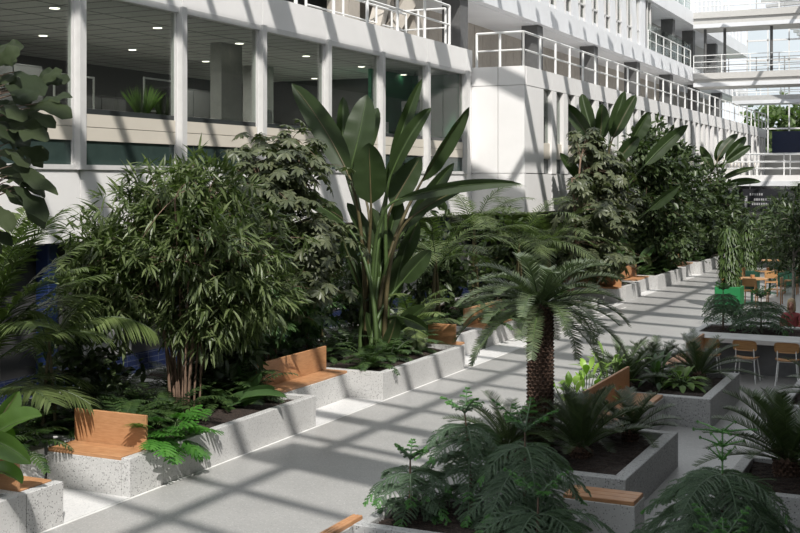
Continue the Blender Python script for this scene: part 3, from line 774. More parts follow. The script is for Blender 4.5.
# ---------- pinnate fronds
def frond_pts(az, el, L, droop, n=16):
    p = np.zeros((n,3)); d = el; c = np.zeros(3)
    for i in range(1,n):
        c = c + np.array([math.cos(az)*math.cos(d), math.sin(az)*math.cos(d), math.sin(d)])*L/(n-1)
        p[i] = c; d -= droop/(n-1)*(.5+1.0*i/n)
    return p
def frond(mb, mr, base, az, el, L, droop, nl, ll, lw, vee=.5, fwd=.6, ldroop=.1, start=.12, r=.012, prof=(.5,1,.8,.1), taper=True, twist=0.):
    p = frond_pts(az, el, L, droop, 18) + np.asarray(base)
    t = np.linspace(start, .985, nl); idx = t*17; i0 = np.minimum(idx.astype(int), 16); f = (idx-i0)[:,None]
    P = p[i0]*(1-f)+p[i0+1]*f
    T = p[i0+1]-p[i0]; T /= np.linalg.norm(T,axis=1)[:,None]
    sd = np.array([-math.sin(az), math.cos(az), 0]); U = np.cross(T, sd); U *= np.sign(U[:,2:3]+1e-6)
    sd = np.broadcast_to(sd,(nl,3))
    env = np.sin(np.clip((t-start)/(1-start),0,1)*PI*.82+.30)**.7 if taper else np.ones(nl)
    for s in (-1,1):
        j = RNG.normal(0,.06,(nl,3))
        D = T*fwd + sd*s + U*vee + j
        N = U - sd*s*vee*.6
        mb.leaves(P, D, N, ll*env*rnd(nl,.92,1.05), lw, list(prof), ldroop)
    if mr is not None: mr.tube(p, np.linspace(r, r*.25, len(p)), 5, False)
def palm(name, label, cat, loc, fronds, lm, sm, trunk=None, **kw):
    """fronds: list of (az, el, L, droop, height). each frond a part with its own midrib"""
    o = thing(name, label, cat, (0,0,0))
    for (az, el, L, dr, hz) in fronds:
        mb = MB(); mr = MB(); b0 = np.array([math.cos(az)*.04, math.sin(az)*.04, hz])
        kk = dict(kw); kk['nl'] = max(12, int(kw['nl']*L/kw.get('Lref', L))); kk.pop('Lref', None)
        frond(mb, mr, b0, az, el, L, dr, **kk)
        fo = mb.build('frond', lm, o); mr.build('midrib', sm, fo)
    if trunk is not None:
        trunk(o)
    o.location = [float(a) for a in loc]
    return o
def sago(label, loc, n, L, trunk_h=0., tr=.13, lm=None, elmin=-.2, elmax=1.25, azr=None, name='sago_palm', droop=1.1, nl=46, ll=.15, lw=.011):
    fr = []
    for i in range(n):
        az = i*2.39996 + random.uniform(-.15,.15); f = i/(n-1)
        el = elmax + (elmin-elmax)*f + random.uniform(-.1,.1)
        fr.append((az, el, L*random.uniform(.85,1.08)*(.8+.2*f), droop*random.uniform(.75,1.2), trunk_h + .04*(1-f)))
    def trunk(o):
        mb = MB(); h = max(trunk_h, .12)
        mb.lathe([(tr*1.15,0),(tr*1.08,h*.15),(tr,h*.4),(tr*.98,h*.8),(tr*1.02,h*.95),(tr*.5,h+.04)], k=20)
        rows = int(h/.045)
        for r_ in range(rows):
            z = r_*.045+.02
            for k in range(15):
                a = k/15*2*PI + r_*.21
                c = np.array([math.cos(a)*tr*1.0, math.sin(a)*tr*1.0, z]); e = np.array([math.cos(a)*tr*1.2, math.sin(a)*tr*1.2, z+.035])
                mb.obox(c, e, .034, .02)
        mb.build('trunk', M['sagotrunk'], o)
    return palm(name, label, 'palm', loc, fr, lm or M['sago'], M['stalk'], trunk, nl=nl, ll=ll, lw=lw, vee=.42, fwd=.75, ldroop=.02, start=.1, r=.011, prof=(.9,1,.75,.1), Lref=L)

sago('tall sago palm with a thick dark trunk and a wide crown of arching fronds', (-4.65, 13.85, .38), 48, 1.2, 1.80, .14, M['sagolit'], -.25, 1.15, droop=1.25, nl=50, ll=.17, lw=.016)
sago('low sago with dark arching fronds left of the tall sago trunk', (-4.92, 13.4, .38), 34, 1.05, .12, .11, elmin=.1, elmax=1.3, droop=1.3)
sago('upright sago right of the tall sago trunk, behind the young pines', (-4.1, 13.75, .38), 26, .95, .12, .12, elmin=.45, elmax=1.4, droop=.75)
sago('small sago in front of the island bench', (-3.8, 14.95, .38), 20, .78, .1, .09, elmin=.2, elmax=1.3, droop=.8)
sago('sago with stiff fronds just behind the tall sago trunk', (-4.45, 14.75, .38), 20, .85, .1, .09, elmin=.2, elmax=1.35, droop=.9)
sago('dark sago at the near left of the far island planter', (-5.0, 19.3, .38), 22, .9, .1, .1, elmin=.2, elmax=1.35, droop=1.0)
sago('small dark sago beside the bench backrest end', (-4.75, 18.5, .38), 18, .75, .1, .09, elmin=.3, elmax=1.35, droop=.8)
sago('wide dark sago in front of the leftmost counter chair', (-3.9, 19.9, .38), 26, 1.0, .1, .11, elmin=.1, elmax=1.3, droop=.8)
sago('bushy sago behind the light green leafy clump', (-4.65, 20.0, .38), 20, .8, .1, .1, elmin=.2, elmax=1.3, droop=.8)
sago('big sago with long arching fronds at the right edge of the photo', (-1.72, 13.9, .38), 34, 1.15, .18, .14, elmin=.25, elmax=1.4, droop=.95, nl=56, ll=.17, lw=.014)
sago('sago at the far right edge beside the counter chairs', (-1.75, 18.6, .38), 20, .9, .1, .1, elmin=.2, elmax=1.3, droop=.9)

# ---------- broad-leaved clumps
OV = [.12,.55,.9,1,.85,.5,.06]
def clump(name, label, loc, n, L, wd, m_, el=(.2,1.3), stem=.25, group=None, droop=.5, prof=OV, fold=.25):
    o = thing(name, label, 'plant', (0,0,0), group)
    st = MB(); lf = MB()
    for i in range(n):
        az = i*2.4+random.uniform(-.3,.3); e_ = random.uniform(*el); d = np.array([math.cos(az)*math.cos(e_), math.sin(az)*math.cos(e_), math.sin(e_)])
        s_ = stem*random.uniform(.5,1.25)
        a = np.array([math.cos(az)*.03, math.sin(az)*.03, 0]); b_ = a + d*s_ + np.array([0,0,s_*.25])
        st.tube(bez(a, a*.5+b_*.5+[0,0,.05], b_, 5), .006, 4, False)
        l_ = L*random.uniform(.7,1.1)
        dd = unit(d+np.array([0,0,-.15])); nn = unit(np.cross(np.cross(dd,(0,0,1)),dd)) if abs(dd[2]) < .98 else np.array([1.,0,0])
        lf.leaves(b_[None], dd[None], nn[None], l_, wd*random.uniform(.8,1.1), prof, droop*random.uniform(.6,1.3), fold)
    lf.build('foliage', M[m_], o, True); st.build('stems', M['stalk'], o)
    o.location = [float(a) for a in loc]
    return o
clump('leafy_clump', 'light green broad-leaved clump at the front of the far island planter', (-3.98, 19.0, .40), 38, .30, .10, 'aglao', (.1,1.3), .16)
clump('leafy_clump', 'lime green leafy plant behind the island bench backrest', (-4.95, 16.9, .40), 26, .28, .10, 'aglao2', (.4,1.4), .38)
clump('leafy_clump', 'yellow-green leafy plant right of the tall sago trunk', (-4.9, 15.9, .40), 18, .24, .12, 'aglao2', (.3,1.4), .32)
clump('leafy_clump', 'bright green leafy plant near the far left corner of the far island planter', (-4.95, 18.2, .40), 26, .30, .09, 'aglao', (.4,1.4), .40)
clump('leafy_clump', 'mid green leafy plant between the sagos of the far island planter', (-4.35, 18.9, .40), 24, .28, .08, 'broad', (.2,1.4), .25)

# ---------- soft-needled araucarias
def pine_branch(mb, mt, base, az, L, rise, sag, nb=14, bl=.26, tipf=.0, needles=.016):
    """arching branch with two rows of hanging needle-covered branchlets; the newest needles go to mt"""
    n = 20; s = np.linspace(0,1,n)
    P = np.stack([np.cos(az)*L*s, np.sin(az)*L*s, L*(rise*s - sag*s*s)],1)+np.asarray(base)
    T = np.gradient(P,axis=0); T /= np.linalg.norm(T,axis=1)[:,None]
    mb.tube(P, np.linspace(.010,.004,n), 5, False)
    t = np.linspace(.14,.97,nb); sd = np.array([-math.sin(az), math.cos(az), 0])
    env = bl*np.minimum(1, (1.15-t)*1.7)*(0.6+.4*np.minimum(1,t*4))
    K = 22; C = []; TD = []; IDX = []
    for s_ in (-1,1):
        tt = np.clip(t+RNG.normal(0,.012,nb),0,.99); idx = tt*(n-1); i0 = np.minimum(idx.astype(int), n-2); f = (idx-i0)[:,None]
        Q = P[i0]*(1-f)+P[i0+1]*f; TT = T[i0]
        d = TT*.55 + sd*s_*.85 + np.array([0,0,.12]) + RNG.normal(0,.10,(nb,3)); d /= np.linalg.norm(d,axis=1)[:,None]
        c = Q.copy(); ee = env*rnd(nb,.85,1.15); dr = rnd(nb,.45,1.0)
        pts = [c]
        for k in range(K):
            dd = d.copy(); dd[:,2] -= dr*(k/K)**1.2; dd /= np.linalg.norm(dd,axis=1)[:,None]
            c = c + dd*(ee/K)[:,None]; C.append(c); TD.append(dd); IDX.append(tt+0.); pts.append(c)
        pts = np.stack(pts[::4],1)
        for q in pts: mb.tube(q, .0028, 3, False)
    nx = int(60*L); ii = np.linspace(.05,1,nx)*(n-1); a0 = np.minimum(ii.astype(int), n-2); ff = (ii-a0)[:,None]
    C = np.vstack(C+[P[a0]*(1-ff)+P[a0+1]*ff]); TD = np.vstack(TD+[T[a0]]); IDX = np.concatenate(IDX+[ii/(n-1)])
    m = len(C)
    sdx = np.cross(TD, (0,0,1.)); sdx /= np.linalg.norm(sdx,axis=1)[:,None]+1e-6; up = np.cross(sdx, TD)
    tip = (IDX > (1-tipf)) if tipf > 0 else np.zeros(m,bool)
    for a, b_ in ((1,.3),(-1,.3),(.3,1),(-.5,-.8)):
        D = TD*.85 + sdx*a + up*b_ + RNG.normal(0,.15,(m,3)); N = up*a - sdx*b_ + TD*.1
        lw = rnd(m,.8,1.25)*needles
        if tip.any(): mt.leaves(C[tip], D[tip], N[tip], lw[tip], .0042, [1,.8,.15], 0.)
        k_ = ~tip
        if k_.any(): mb.leaves(C[k_], D[k_], N[k_], lw[k_], .0040, [1,.8,.15], 0.)
def pine(label, loc, H, tiers, L0, per=5, rise=.35, sag=.75, bl=.26, lean=(0,0), tip=.10, first=.15, leader=.0, gap=.030, tuft=True):
    o = thing('young_pine', label, 'tree', (0,0,0))
    z = np.linspace(0,1,8); tp = np.stack([lean[0]*z**1.5, lean[1]*z**1.5, H*z],1)
    MB().tube(tp, np.linspace(.024,.007,8), 7).build('trunk', M['bark'], o)
    for k in range(tiers):
        f = (first+(1-first-.03)*k/max(1,tiers-1))
        c = np.array([lean[0]*f**1.5, lean[1]*f**1.5, H*f]); top = k == tiers-1
        L = L0*(1-.45*max(0,(f-.35)/.65)**1.5)*(1 if k else .8)
        if top and tuft: L = L0*.34
        for j in range(per):
            az = j/per*2*PI + k*.63 + random.uniform(-.25,.25); l = L*random.uniform(.78,1.15)
            mb = MB(); mt = MB()
            if top and tuft: pine_branch(mb, mt, c, az, l, random.uniform(.7,1.5), .35, max(5,int(l/.045)), bl*.42, tipf=.55)
            else: pine_branch(mb, mt, c, az, l, rise*random.uniform(.6,1.3), sag*random.uniform(.8,1.25), max(6,int(l/gap)), bl, tipf=(tip if random.random() < .6 else 0))
            br_ = mb.build('branch', M['pine'], o)
            if mt.n: mt.build('new_growth', M['pinetip'], br_)
    if leader:
        top = np.array([lean[0], lean[1], H])
        mb = MB(); mt = MB(); P = np.stack([top+[0,0,leader*i/30] for i in range(31)])
        mb.tube(P, .005, 5); TD = np.tile([0,0,1.],(31,1))
        for a in range(6):
            D = TD*.7+np.array([math.cos(a*1.05),math.sin(a*1.05),0]); mb.leaves(P, D, np.roll(D,1,axis=1), .02, .005, [1,.8,.15], 0.)
        for hz, nn_, ln, rs in ((.95,5,.30,.25),(.62,5,.2,.5),(.3,4,.13,1.0)):
            for a in range(nn_): pine_branch(mb, mb, top+[0,0,leader*hz], a/nn_*2*PI+.4+hz, ln, rs, .1, 2, .015, 0., .018)
        mb.build('leader_shoot', M['pinetip'], o)
    o.location = [float(a) for a in loc]
    return o
pine('smallest young pine at the left corner of the foreground planter', (-4.92, 10.6, .38), .60, 4, .52, 5, .40, .70, .15, tip=.2, first=.2)
pine('young pine with green tufted top left of centre in the foreground planter', (-4.42, 11.0, .38), 1.04, 6, .66, 5, .32, .75, .18, first=.25, lean=(-.08,0))
pine('young pine with long drooping branches in the middle of the foreground planter', (-3.80, 10.85, .38), .94, 5, .82, 6, .24, .75, .20, first=.3)
pine('short young pine at the right end of the foreground planter', (-3.48, 10.3, .38), .46, 3, .78, 6, .40, .70, .20, tip=.3, first=.25)
pine('large young pine with an upright leader shoot in the bottom right corner', (-1.93, 10.95, .38), .68, 5, 1.0, 7, .24, .68, .23, tip=.05, first=.3, leader=.40, tuft=False)
pine('young pine nearest us at the very bottom right', (-1.75, 9.95, .38), .36, 2, .8, 6, .3, .6, .2, tip=.3)
pine('feathery round-topped young pine on the left of the counter planter', (-4.25, 24.2, .70), .85, 5, .50, 7, .3, .8, .20, first=.45, tip=0.0, gap=.045)
pine('wide feathery young pine on the counter planter in front of the seated person', (-3.50, 24.15, .70), .72, 5, .74, 7, .3, .6, .24, first=.25, tip=.05, gap=.05)
pine('tall feathery young pine beyond the counter planter at the right edge', (-3.3, 30.6, .0), 2.5, 6, 1.05, 6, .12, .3, .26, first=.5, tip=0.05, gap=.09)

# ---------- crowns of small leaves
def crown_pts(n, c, rad, power=.55, flat=0.):
    """points biased to the outside of an ellipsoid with lumps"""
    v = RNG.normal(0,1,(n,3)); v /= np.linalg.norm(v,axis=1)[:,None]
    lump = 1 + .18*np.sin(v[:,0]*5+1)*np.cos(v[:,1]*4.3) + .16*np.sin(v[:,2]*6+v[:,0]*3)
    r = RNG.random(n)**power*lump
    return np.asarray(c)+v*r[:,None]*np.asarray(rad), v
def narrow_clusters(mb, P, out, k=9, L=(.16,.26), wd=.034, drop=.5):
    n = len(P)
    for i in range(k):
        j = RNG.normal(0,.62,(n,3)); D = out*.75 + j + np.array([0,0,-drop*.4])
        N = RNG.normal(0,.35,(n,3)) + np.array([0,0,1.])
        mb.leaves(P + RNG.normal(0,.035,(n,3)), D, N, rnd(n,*L), wd, [.15,.9,1,.6,.05], rnd(n,.15,.9)*drop, .25)
def palmate_clusters(mb, P, out, k=8, L=(.14,.22), wd=.062, drop=.6):
    n = len(P); ax = out*.6+np.array([0,0,.8])+RNG.normal(0,.25,(n,3)); ax /= np.linalg.norm(ax,axis=1)[:,None]
    A = np.cross(ax,(.3,.5,.1)); A /= np.linalg.norm(A,axis=1)[:,None]; B = np.cross(ax,A)
    for i in range(k):
        a = i/k*2*PI + RNG.random(n)*.25
        D = A*np.cos(a)[:,None]+B*np.sin(a)[:,None]-ax*.15
        mb.leaves(P, D, ax, rnd(n,*L), wd, [.15,.7,1,.85,.08], rnd(n,.2,.7)*drop, .2)
def oval_leaves(mb, P, out, k=6, L=(.14,.22), wd=.085, drop=.4):
    n = len(P)
    for i in range(k):
        D = out*.6+RNG.normal(0,.7,(n,3)); N = RNG.normal(0,.5,(n,3))+np.array([0,0,1.])
        mb.leaves(P+RNG.normal(0,.07,(n,3)), D, N, rnd(n,*L), wd, [.15,.8,1,.7,.08], rnd(n,.2,.8)*drop, .2)
def twigs(mb, roots, P, frac=.3, r=.008):
    m = max(1,int(len(P)*frac))
    for p in P[RNG.choice(len(P), m, replace=False)]:
        a = roots[np.argmin(((roots-p)**2).sum(1)+RNG.random(len(roots))*.4)]
        mb.tube(bez(a, (a+p)/2+[0,0,.12], p, 5), [r,r*.8,r*.6,r*.5,r*.3], 4, False)
def tree(name, label, loc, blobs, fn, lm, stems, group=None, tw=.25, stem_m='cane', **kw):
    """blobs: (centre, radii, n clusters); stems: list of polylines+radius; both relative to the base"""
    o = thing(name, label, 'tree', (0,0,0), group)
    mb = MB(); tb = MB(); roots = np.vstack([np.asarray(s[0])[len(s[0])//2:] for s in stems])
    for c, rad, n in blobs:
        P, v = crown_pts(n, c, rad); wx = P[:,0]+loc[0]; wy = P[:,1]+loc[1]; wz = P[:,2]+loc[2]
        kp = wx > np.where(wz > 2.2, np.where(wy > 90, -99, np.where(wy > 31.7, -10.5, -12.5)), np.where(wy > 90, -99, -13.0)); P = P[kp]; v = v[kp]; fn(mb, P, v, **kw); twigs(tb, roots, P, tw) if len(P) else None
    mb.build('foliage', M[lm], o)
    for pts, r in stems:
        P = np.asarray(pts); MB().tube(P, np.linspace(r, r*.5, len(P)), 6).build('stem' if len(stems) > 2 else 'trunk', M[stem_m], o, True)
    if tb.n: tb.build('twigs', M[stem_m], o)
    o.location = [float(a) for a in loc]
    return o
st = []
for i in range(22):
    a = random.uniform(0,2*PI); r0 = random.uniform(.02,.28); r1 = random.uniform(.2,.9)
    st.append((bez((math.cos(a)*r0, math.sin(a)*r0, 0), (math.cos(a)*r0*1.2, math.sin(a)*r0*1.2, 1.2), (math.cos(a)*r1, math.sin(a)*r1, random.uniform(1.9,3.1)), 9), random.uniform(.014,.026)))
tree('bamboo_leaved_tree', 'bushy bamboo-leaved tree on a cluster of thin brown stems behind the first bench', (-10.1, 13.95, .4),
     [((.15,.1,2.45),(1.35,1.35,1.05),620), ((-.65,-.75,1.75),(.75,.75,.6),210), ((.75,.5,1.75),(.8,.85,.65),230), ((0.05,0,3.2),(.85,.85,.5),170), ((-.55,-.65,2.35),(.8,.8,.6),190), ((.3,.2,1.4),(1.0,1.0,.4),150)],
     narrow_clusters, 'bamboo', st, k=10, L=(.19,.30), wd=.038)
st = [(bez((0,0,0),(.1,.2,1.5),(.3,.6,3.6),9),.04), (bez((.1,.1,0),(.3,-.3,1.4),(.3,-.6,3.2),9),.035), (bez((-.1,0,0),(-.2,.3,1.6),(.4,.1,4.0),9),.035)]
tree('umbrella_tree', 'grey-green finger-leaved tree between the bamboo-leaved tree and the paddle-leaved plant', (-10.75, 17.3, .4),
     [((.2,.1,3.55),(.95,1.25,.85),300), ((.5,.6,2.3),(.8,1.0,.8),230), ((.35,-.6,3.0),(.8,.8,.75),170), ((.6,.3,1.55),(.7,.9,.5),120)], palmate_clusters, 'scheff', st)
tree('umbrella_tree', 'low finger-leaved shrub above the leaf-shadowed bench', (-10.5, 16.3, .4),
     [((.1,.3,1.2),(.6,1.1,.75),190)], palmate_clusters, 'broad', [(bez((0,0,0),(0,.1,.5),(.1,.3,1.3),6),.025)], L=(.15,.24), wd=.07)
# second group
st = [(bez((0,0,0),(.1,.2,1.5),(.3,.3,4.0),9),.05), (bez((.1,.1,0),(.5,-.5,1.4),(.4,-.9,3.4),9),.045), (bez((-.1,0,0),(-.2,.9,1.6),(.2,1.0,3.7),9),.045)]
tree('umbrella_tree', 'large finger-leaved tree in the second planting, in front of the wing windows', (-10.3, 33.2, .4),
     [((.4,2.0,3.6),(1.0,1.5,1.1),300), ((.5,.8,2.3),(1.2,1.8,1.0),340), ((.3,3.0,2.8),(1.0,1.4,1.1),240), ((.3,1.2,4.4),(.55,.8,.55),80), ((.6,1.2,1.1),(1.1,2.2,.7),240), ((.6,-.6,3.2),(.35,.7,.35),40)], palmate_clusters, 'scheff', st, L=(.2,.3), wd=.09)
st = [(bez((0,0,0),(.1,.2,1.5),(.3,.3,4.2),9),.07), (bez((.1,.1,0),(.5,-.7,1.4),(.4,-1.6,3.6),9),.05), (bez((-.1,0,0),(-.2,1.4,1.6),(.2,2.2,3.7),9),.05)]
tree('rubber_tree', 'dark oval-leaved tree before the far part of the white wing', (-10.4, 43.5, .4),
     [((.2,0,4.2),(1.5,2.6,1.25),520), ((.5,-.8,2.6),(1.5,3.0,1.3),480), ((.3,2.4,3.0),(1.3,2.2,1.4),380), ((.6,.4,1.2),(1.2,3.5,.9),320), ((.2,-2.2,4.2),(1.1,1.4,1.0),200)], oval_leaves, 'ficus', st, L=(.2,.34), wd=.13)
tree('rubber_tree', 'bushy oval-leaved tree at the far end of the left planting', (-10.2, 52.5, .4),
     [((.2,0,2.6),(1.3,2.8,1.5),420), ((.5,2.5,1.8),(1.2,2.5,1.4),300), ((.6,-2,1.4),(1.2,2.5,1.2),300)], oval_leaves, 'ficus', [(bez((0,0,0),(.1,.2,1.5),(.3,.3,3.2),9),.06)], L=(.2,.34), wd=.13)

# ---------- fiddle-leaf fig at the left edge
o = thing('fiddle_leaf_fig', 'fiddle-leaf fig with big wavy leaves reaching in at the upper left edge', 'tree', (-9.95, 9.12, .4))
MB().tube(bez((-9.95,9.12,.4),(-9.86,10.05,1.9),(-9.87,9.93,5.0),12), np.linspace(.045,.018,12), 7).build('trunk', M['palewood'], o)
fl = MB(); tb = MB()
def fid(px, py, t, tx, ty, tt, wpx):
    a = W(px,py,t); b_ = W(tx,ty,tt); m = (a+b_)/2; m[2] += np.linalg.norm(b_-a)*.18
    p = bez(a, m, b_, 9); L = np.linalg.norm(b_-a)
    w = np.array([.06,.35,.5,.55,.72,.98,1,.78,.1])*wpx/F*t*.86
    view = unit(np.array([0,0,CAMZ])-a); nn = unit(np.array([.35,-.15,.6])+view*.6+RNG.normal(0,.25,3))
    fl.blade(p, w, nn, .22, .30, .25, 4)
    stem = W(-12+random.uniform(-5,5), py+12, 13.2); tb.tube(bez(stem, (stem+a)/2+[0,0,.05], a, 6), [.014,.012,.01,.008,.006,.005], 5, False)
for a in [(-8,66,13,20,54,12.9,26),(-5,52,13.2,24,47,13.3,18),(10,92,12.8,36,100,12.6,26),(14,72,13.1,44,96,12.8,26),(36,104,12.7,72,98,12.5,22),(34,92,13.,62,70,13.1,20),(40,86,13.2,70,80,13.2,18),(30,108,12.7,72,118,12.3,20),
          (5,105,12.9,22,122,12.5,24),(-5,120,13,14,142,12.6,26),(8,130,12.7,46,142,12.4,34),(6,124,13.1,40,122,12.9,24),(2,150,12.8,28,168,12.5,22),(12,166,12.7,44,190,12.4,22),(8,176,12.8,58,195,12.3,14),(6,182,12.8,36,180,12.7,26),
          (14,186,12.7,46,222,12.4,26),(-2,190,13,24,205,12.7,24),(-8,205,12.9,12,232,12.5,22),(-12,200,13.2,4,222,13,20),(18,150,13.2,48,160,13.1,22),(-6,168,13.2,22,176,13.1,24),(-16,228,12.9,12,246,12.7,16),(-10,86,13.3,14,80,13.1,24),(0,140,13.4,30,146,13.4,30),(-10,110,13.4,16,112,13.4,30)]:
    fid(*a)
    j_ = [random.uniform(-9,9) for _ in range(4)]
    fid(a[0]-6+j_[0], a[1]+j_[1], a[2]+.25, a[3]-8+j_[2], a[4]+j_[3]*1.3, a[5]+.2, a[6]*.8)
fl.build('foliage', M['fiddle'], o, True); tb.build('branches', M['bark'], o)

# ---------- paddle-leaved plants (leaf = part, stalk = sub-part)
def paddle(label, base, leaves, lm='strel', name='paddle_leaved_plant', ts=1., stalk_r=.028, spread=.25, stub=0):
    o = thing(name, label, 'plant', tuple(float(x) for x in base))
    for i, (bx, by, tx, ty, wpx, t, tilt) in enumerate(leaves):
        a = W(bx,by,t); b_ = W(tx,ty,t+tilt); L = np.linalg.norm(b_-a)
        sag = -abs(b_[0]-a[0])*.05
        m = (a+b_)/2 + np.array([0,0,.10*math.hypot(b_[0]-a[0], b_[1]-a[1])]) + RNG.normal(0,.03,3)*L
        n = 14; p = bez(a, m, b_, n); s = np.linspace(0,1,n)
        w = wpx/F*t*np.array([.10,.55,.80,.92,.98,1,1,.98,.93,.86,.76,.62,.42,.05])
        view = unit(np.array([0,0,CAMZ])-a)
        wide = wpx/F*t > .42
        nn = unit(view + RNG.normal(0,.3,3)) if wide else unit(view*.8+RNG.normal(0,.3,3)+np.array([.3,0,.2]))
        lb = MB(); lb.blade(p, w*(1.0 if wide else 1.25), nn, .28 if wide else .75, .05, .05, 4)
        lf = lb.build('leaf', M[lm], o, True)
        rb = MB(); g = np.asarray(base)+np.array([random.uniform(-spread,spread)*.6, random.uniform(-spread,spread), 0])
        d = (p[1]-p[0]); q = a - unit(d)*.5
        q[2] = max(q[2], base[2]+.4)
        t_ = np.linspace(0,1,12)[:,None]; c1 = g+np.array([0,0,(a[2]-g[2])*.55])
        st_ = (1-t_)**3*g+3*(1-t_)**2*t_*c1+3*(1-t_)*t_**2*q+t_**3*a
        full = np.vstack([st_, p[1:-1]]); rr = np.concatenate([np.linspace(stalk_r*1.5, stalk_r*.6, 12), np.linspace(stalk_r*.5, .004, n-2)])
        rb.tube(full, rr, 6, False); rb.build('stalk', M['stalk'] if i % 3 else M['stalkb'], lf, True)
    return o
L1 = [(349,176,292,84,26,22.1,.3),(352,163,367,95,30,22.5,.2),(356,165,378,108,24,22.9,.2),(371,203,369,143,34,21.9,-.2),(391,172,422,79,11,22.4,.1),(391,175,431,108,13,22.2,0),
      (422,181,469,107,15,22.6,0),(406,228,454,163,13,22.2,0),(397,200,521,184,10,21.7,-.4),(412,217,469,186,10,21.9,-.3),(343,223,298,196,13,22.2,-.2),(342,152,343,97,11,23.1,.2),(392,206,421,157,24,22.6,.1),
      (402,282,431,250,15,22.3,-.1),(372,247,347,203,13,22.3,.1),(366,200,352,160,15,23.2,.2),(386,195,398,150,14,23.2,.1),(398,330,425,306,12,22.2,-.3),(380,320,352,285,10,22.6,0),(370,330,358,262,13,22.5,.1),(379,300,389,228,15,22.6,.1),(360,290,343,240,12,22.6,.1),(392,300,408,240,13,22.5,.1),(383,262,372,208,16,22.9,.1),(399,264,418,220,13,22.7,.1),(388,240,398,196,14,22.8,.1),(376,352,366,312,12,22.1,-.1),(385,350,396,316,12,22.1,-.1),(404,318,428,330,10,22.0,-.3)]
paddle('giant paddle-leaved plant with tall stalks in the middle of the left planters', W(374,356,22.3)*[1,1,0]+[0,0,.4], L1, stalk_r=.036, spread=.45)
L2 = [(589,138,564,104,12,37.8,.3),(592,131,582,94,10,38,.3),(611,137,625,91,10,37.6,.2),(613,138,636,95,11,37.4,.2),(631,142,649,112,12,38,0),(582,182,560,153,9,36.5,-.2),(618,160,639,137,11,37,0),(645,165,688,125,14,37.5,.3),(649,210,678,187,9,36,-.3),(600,140,602,104,12,38.2,0)]
paddle('second paddle-leaved plant with dark paddles in front of the wing windows', (-10.5, 36.9, .4), L2, stalk_r=.04)
L3 = [(718,158,738,134,9,56,.3),(725,160,746,137,8,56,.2),(726,163,751,146,7,55.8,.1),(722,180,755,168,5,55.5,0),(724,186,761,182,6,55.4,-.2),(717,162,723,140,8,56.3,.1),(712,170,700,146,8,56.3,.1)]
paddle('farthest paddle-leaved plant leaning over the gallery bridge', (-10.0, 57.2, .4), L3, stalk_r=.05)
L4 = [(-14,440,19,391,20,12.3,.1),(-8,436,42,416,19,12.0,-.3),(-10,440,31,464,20,11.9,-.3),(-8,470,22,484,16,11.9,-.2),(-10,436,16,440,20,12.1,-.2),(-30,420,-4,395,30,12.5,0),(-40,470,-6,440,30,12.4,0)]
paddle('banana plant with bright green leaves at the lower left edge', W(-34,505,12.0)*[1,1,0]+[0,0,.4], L4, 'banana', 'banana_plant', stalk_r=.022)
L5 = [(232,402,262,372,12,17.4,-.2),(236,404,275,388,11,17.2,-.3),(226,404,262,398,10,17.2,-.3),(222,398,214,368,11,17.7,.1),(228,398,238,362,11,17.8,.1),(240,400,287,398,9,17.0,-.4)]
paddle('low broad-leaved plant leaning over the planter rim left of the leaf-shadowed bench', W(229,413,17.6)*[1,1,0]+[0,0,.4], L5, 'broad', 'broad_leaved_plant', stalk_r=.01, spread=.1)
L6 = [(655,255,636,236,8,42,0),(662,252,672,232,7,42,0),(640,262,655,246,7,41,0),(625,262,600,240,8,38,0),(632,262,618,238,9,38.5,0),(585,262,570,238,9,36,0)]
paddle('low paddle-leaved plant in the far left planting', (-10.2, 40.5, .4), L6, 'broad', stalk_r=.03)

# ---------- feather palms on the left
def feather(label, loc, n, L, hz, lm='palm', elr=(.3,1.3), droop=1.3, ll=.42, lw=.026, nl=34, az0=0., name='feather_palm', fr=None, trunk_r=.03, canes=4, ldroop=.35):
    F_ = fr or [(az0+i*2.4+random.uniform(-.2,.2), elr[1]+(elr[0]-elr[1])*i/max(1,n-1), L*random.uniform(.8,1.1), droop*random.uniform(.8,1.2), hz*random.uniform(.75,1.)) for i in range(n)]
    F_ = [(a, e, (l*.5 if math.cos(a) < -.15 and loc[0] < -9.5 else l), d, h) for a, e, l, d, h in F_]
    def tr(o):
        for k in range(canes):
            a = k/canes*2*PI; MB().tube([(math.cos(a)*.12,math.sin(a)*.12,0),(math.cos(a)*.07,math.sin(a)*.07,hz*.5),(0,0,hz*.98)], [trunk_r,trunk_r*.8,trunk_r*.5], 7).build('cane', M['stalkb'], o)
    return palm(name, label, 'palm', loc, F_, M[lm], M['stalk'], tr, nl=nl, ll=ll, lw=lw, vee=.18, fwd=.75, ldroop=ldroop, start=.18, r=.013, prof=(.4,1,.9,.55,.06), Lref=L)
feather('feather palm with arching fronds at the left edge above the first bench', (-11.2, 11.0, .4), 0, 2.2, .9, 'palm', fr=[
    (.45,1.35,2.4,.7,.9),(.75,1.2,2.3,.9,.9),(.2,1.15,2.2,1.1,.9),(1.1,1.0,2.0,1.3,.9),(-.3,1.0,1.9,1.3,.8),(.5,.85,1.9,1.4,.8),(-1.0,1.1,2.0,1.3,.9),(1.9,1.15,1.9,1.3,.9),(2.8,1.1,1.8,1.3,.8),(-1.8,1.0,1.8,1.3,.8),(1.5,1.4,2.3,.6,.9),(.35,.5,1.6,1.2,.5),(.9,.6,1.5,1.2,.5),(-.1,.6,1.5,1.2,.5),(.6,1.05,2.1,1.0,.9),(.0,1.4,2.3,.8,.9)], nl=54, ll=.55, lw=.034)
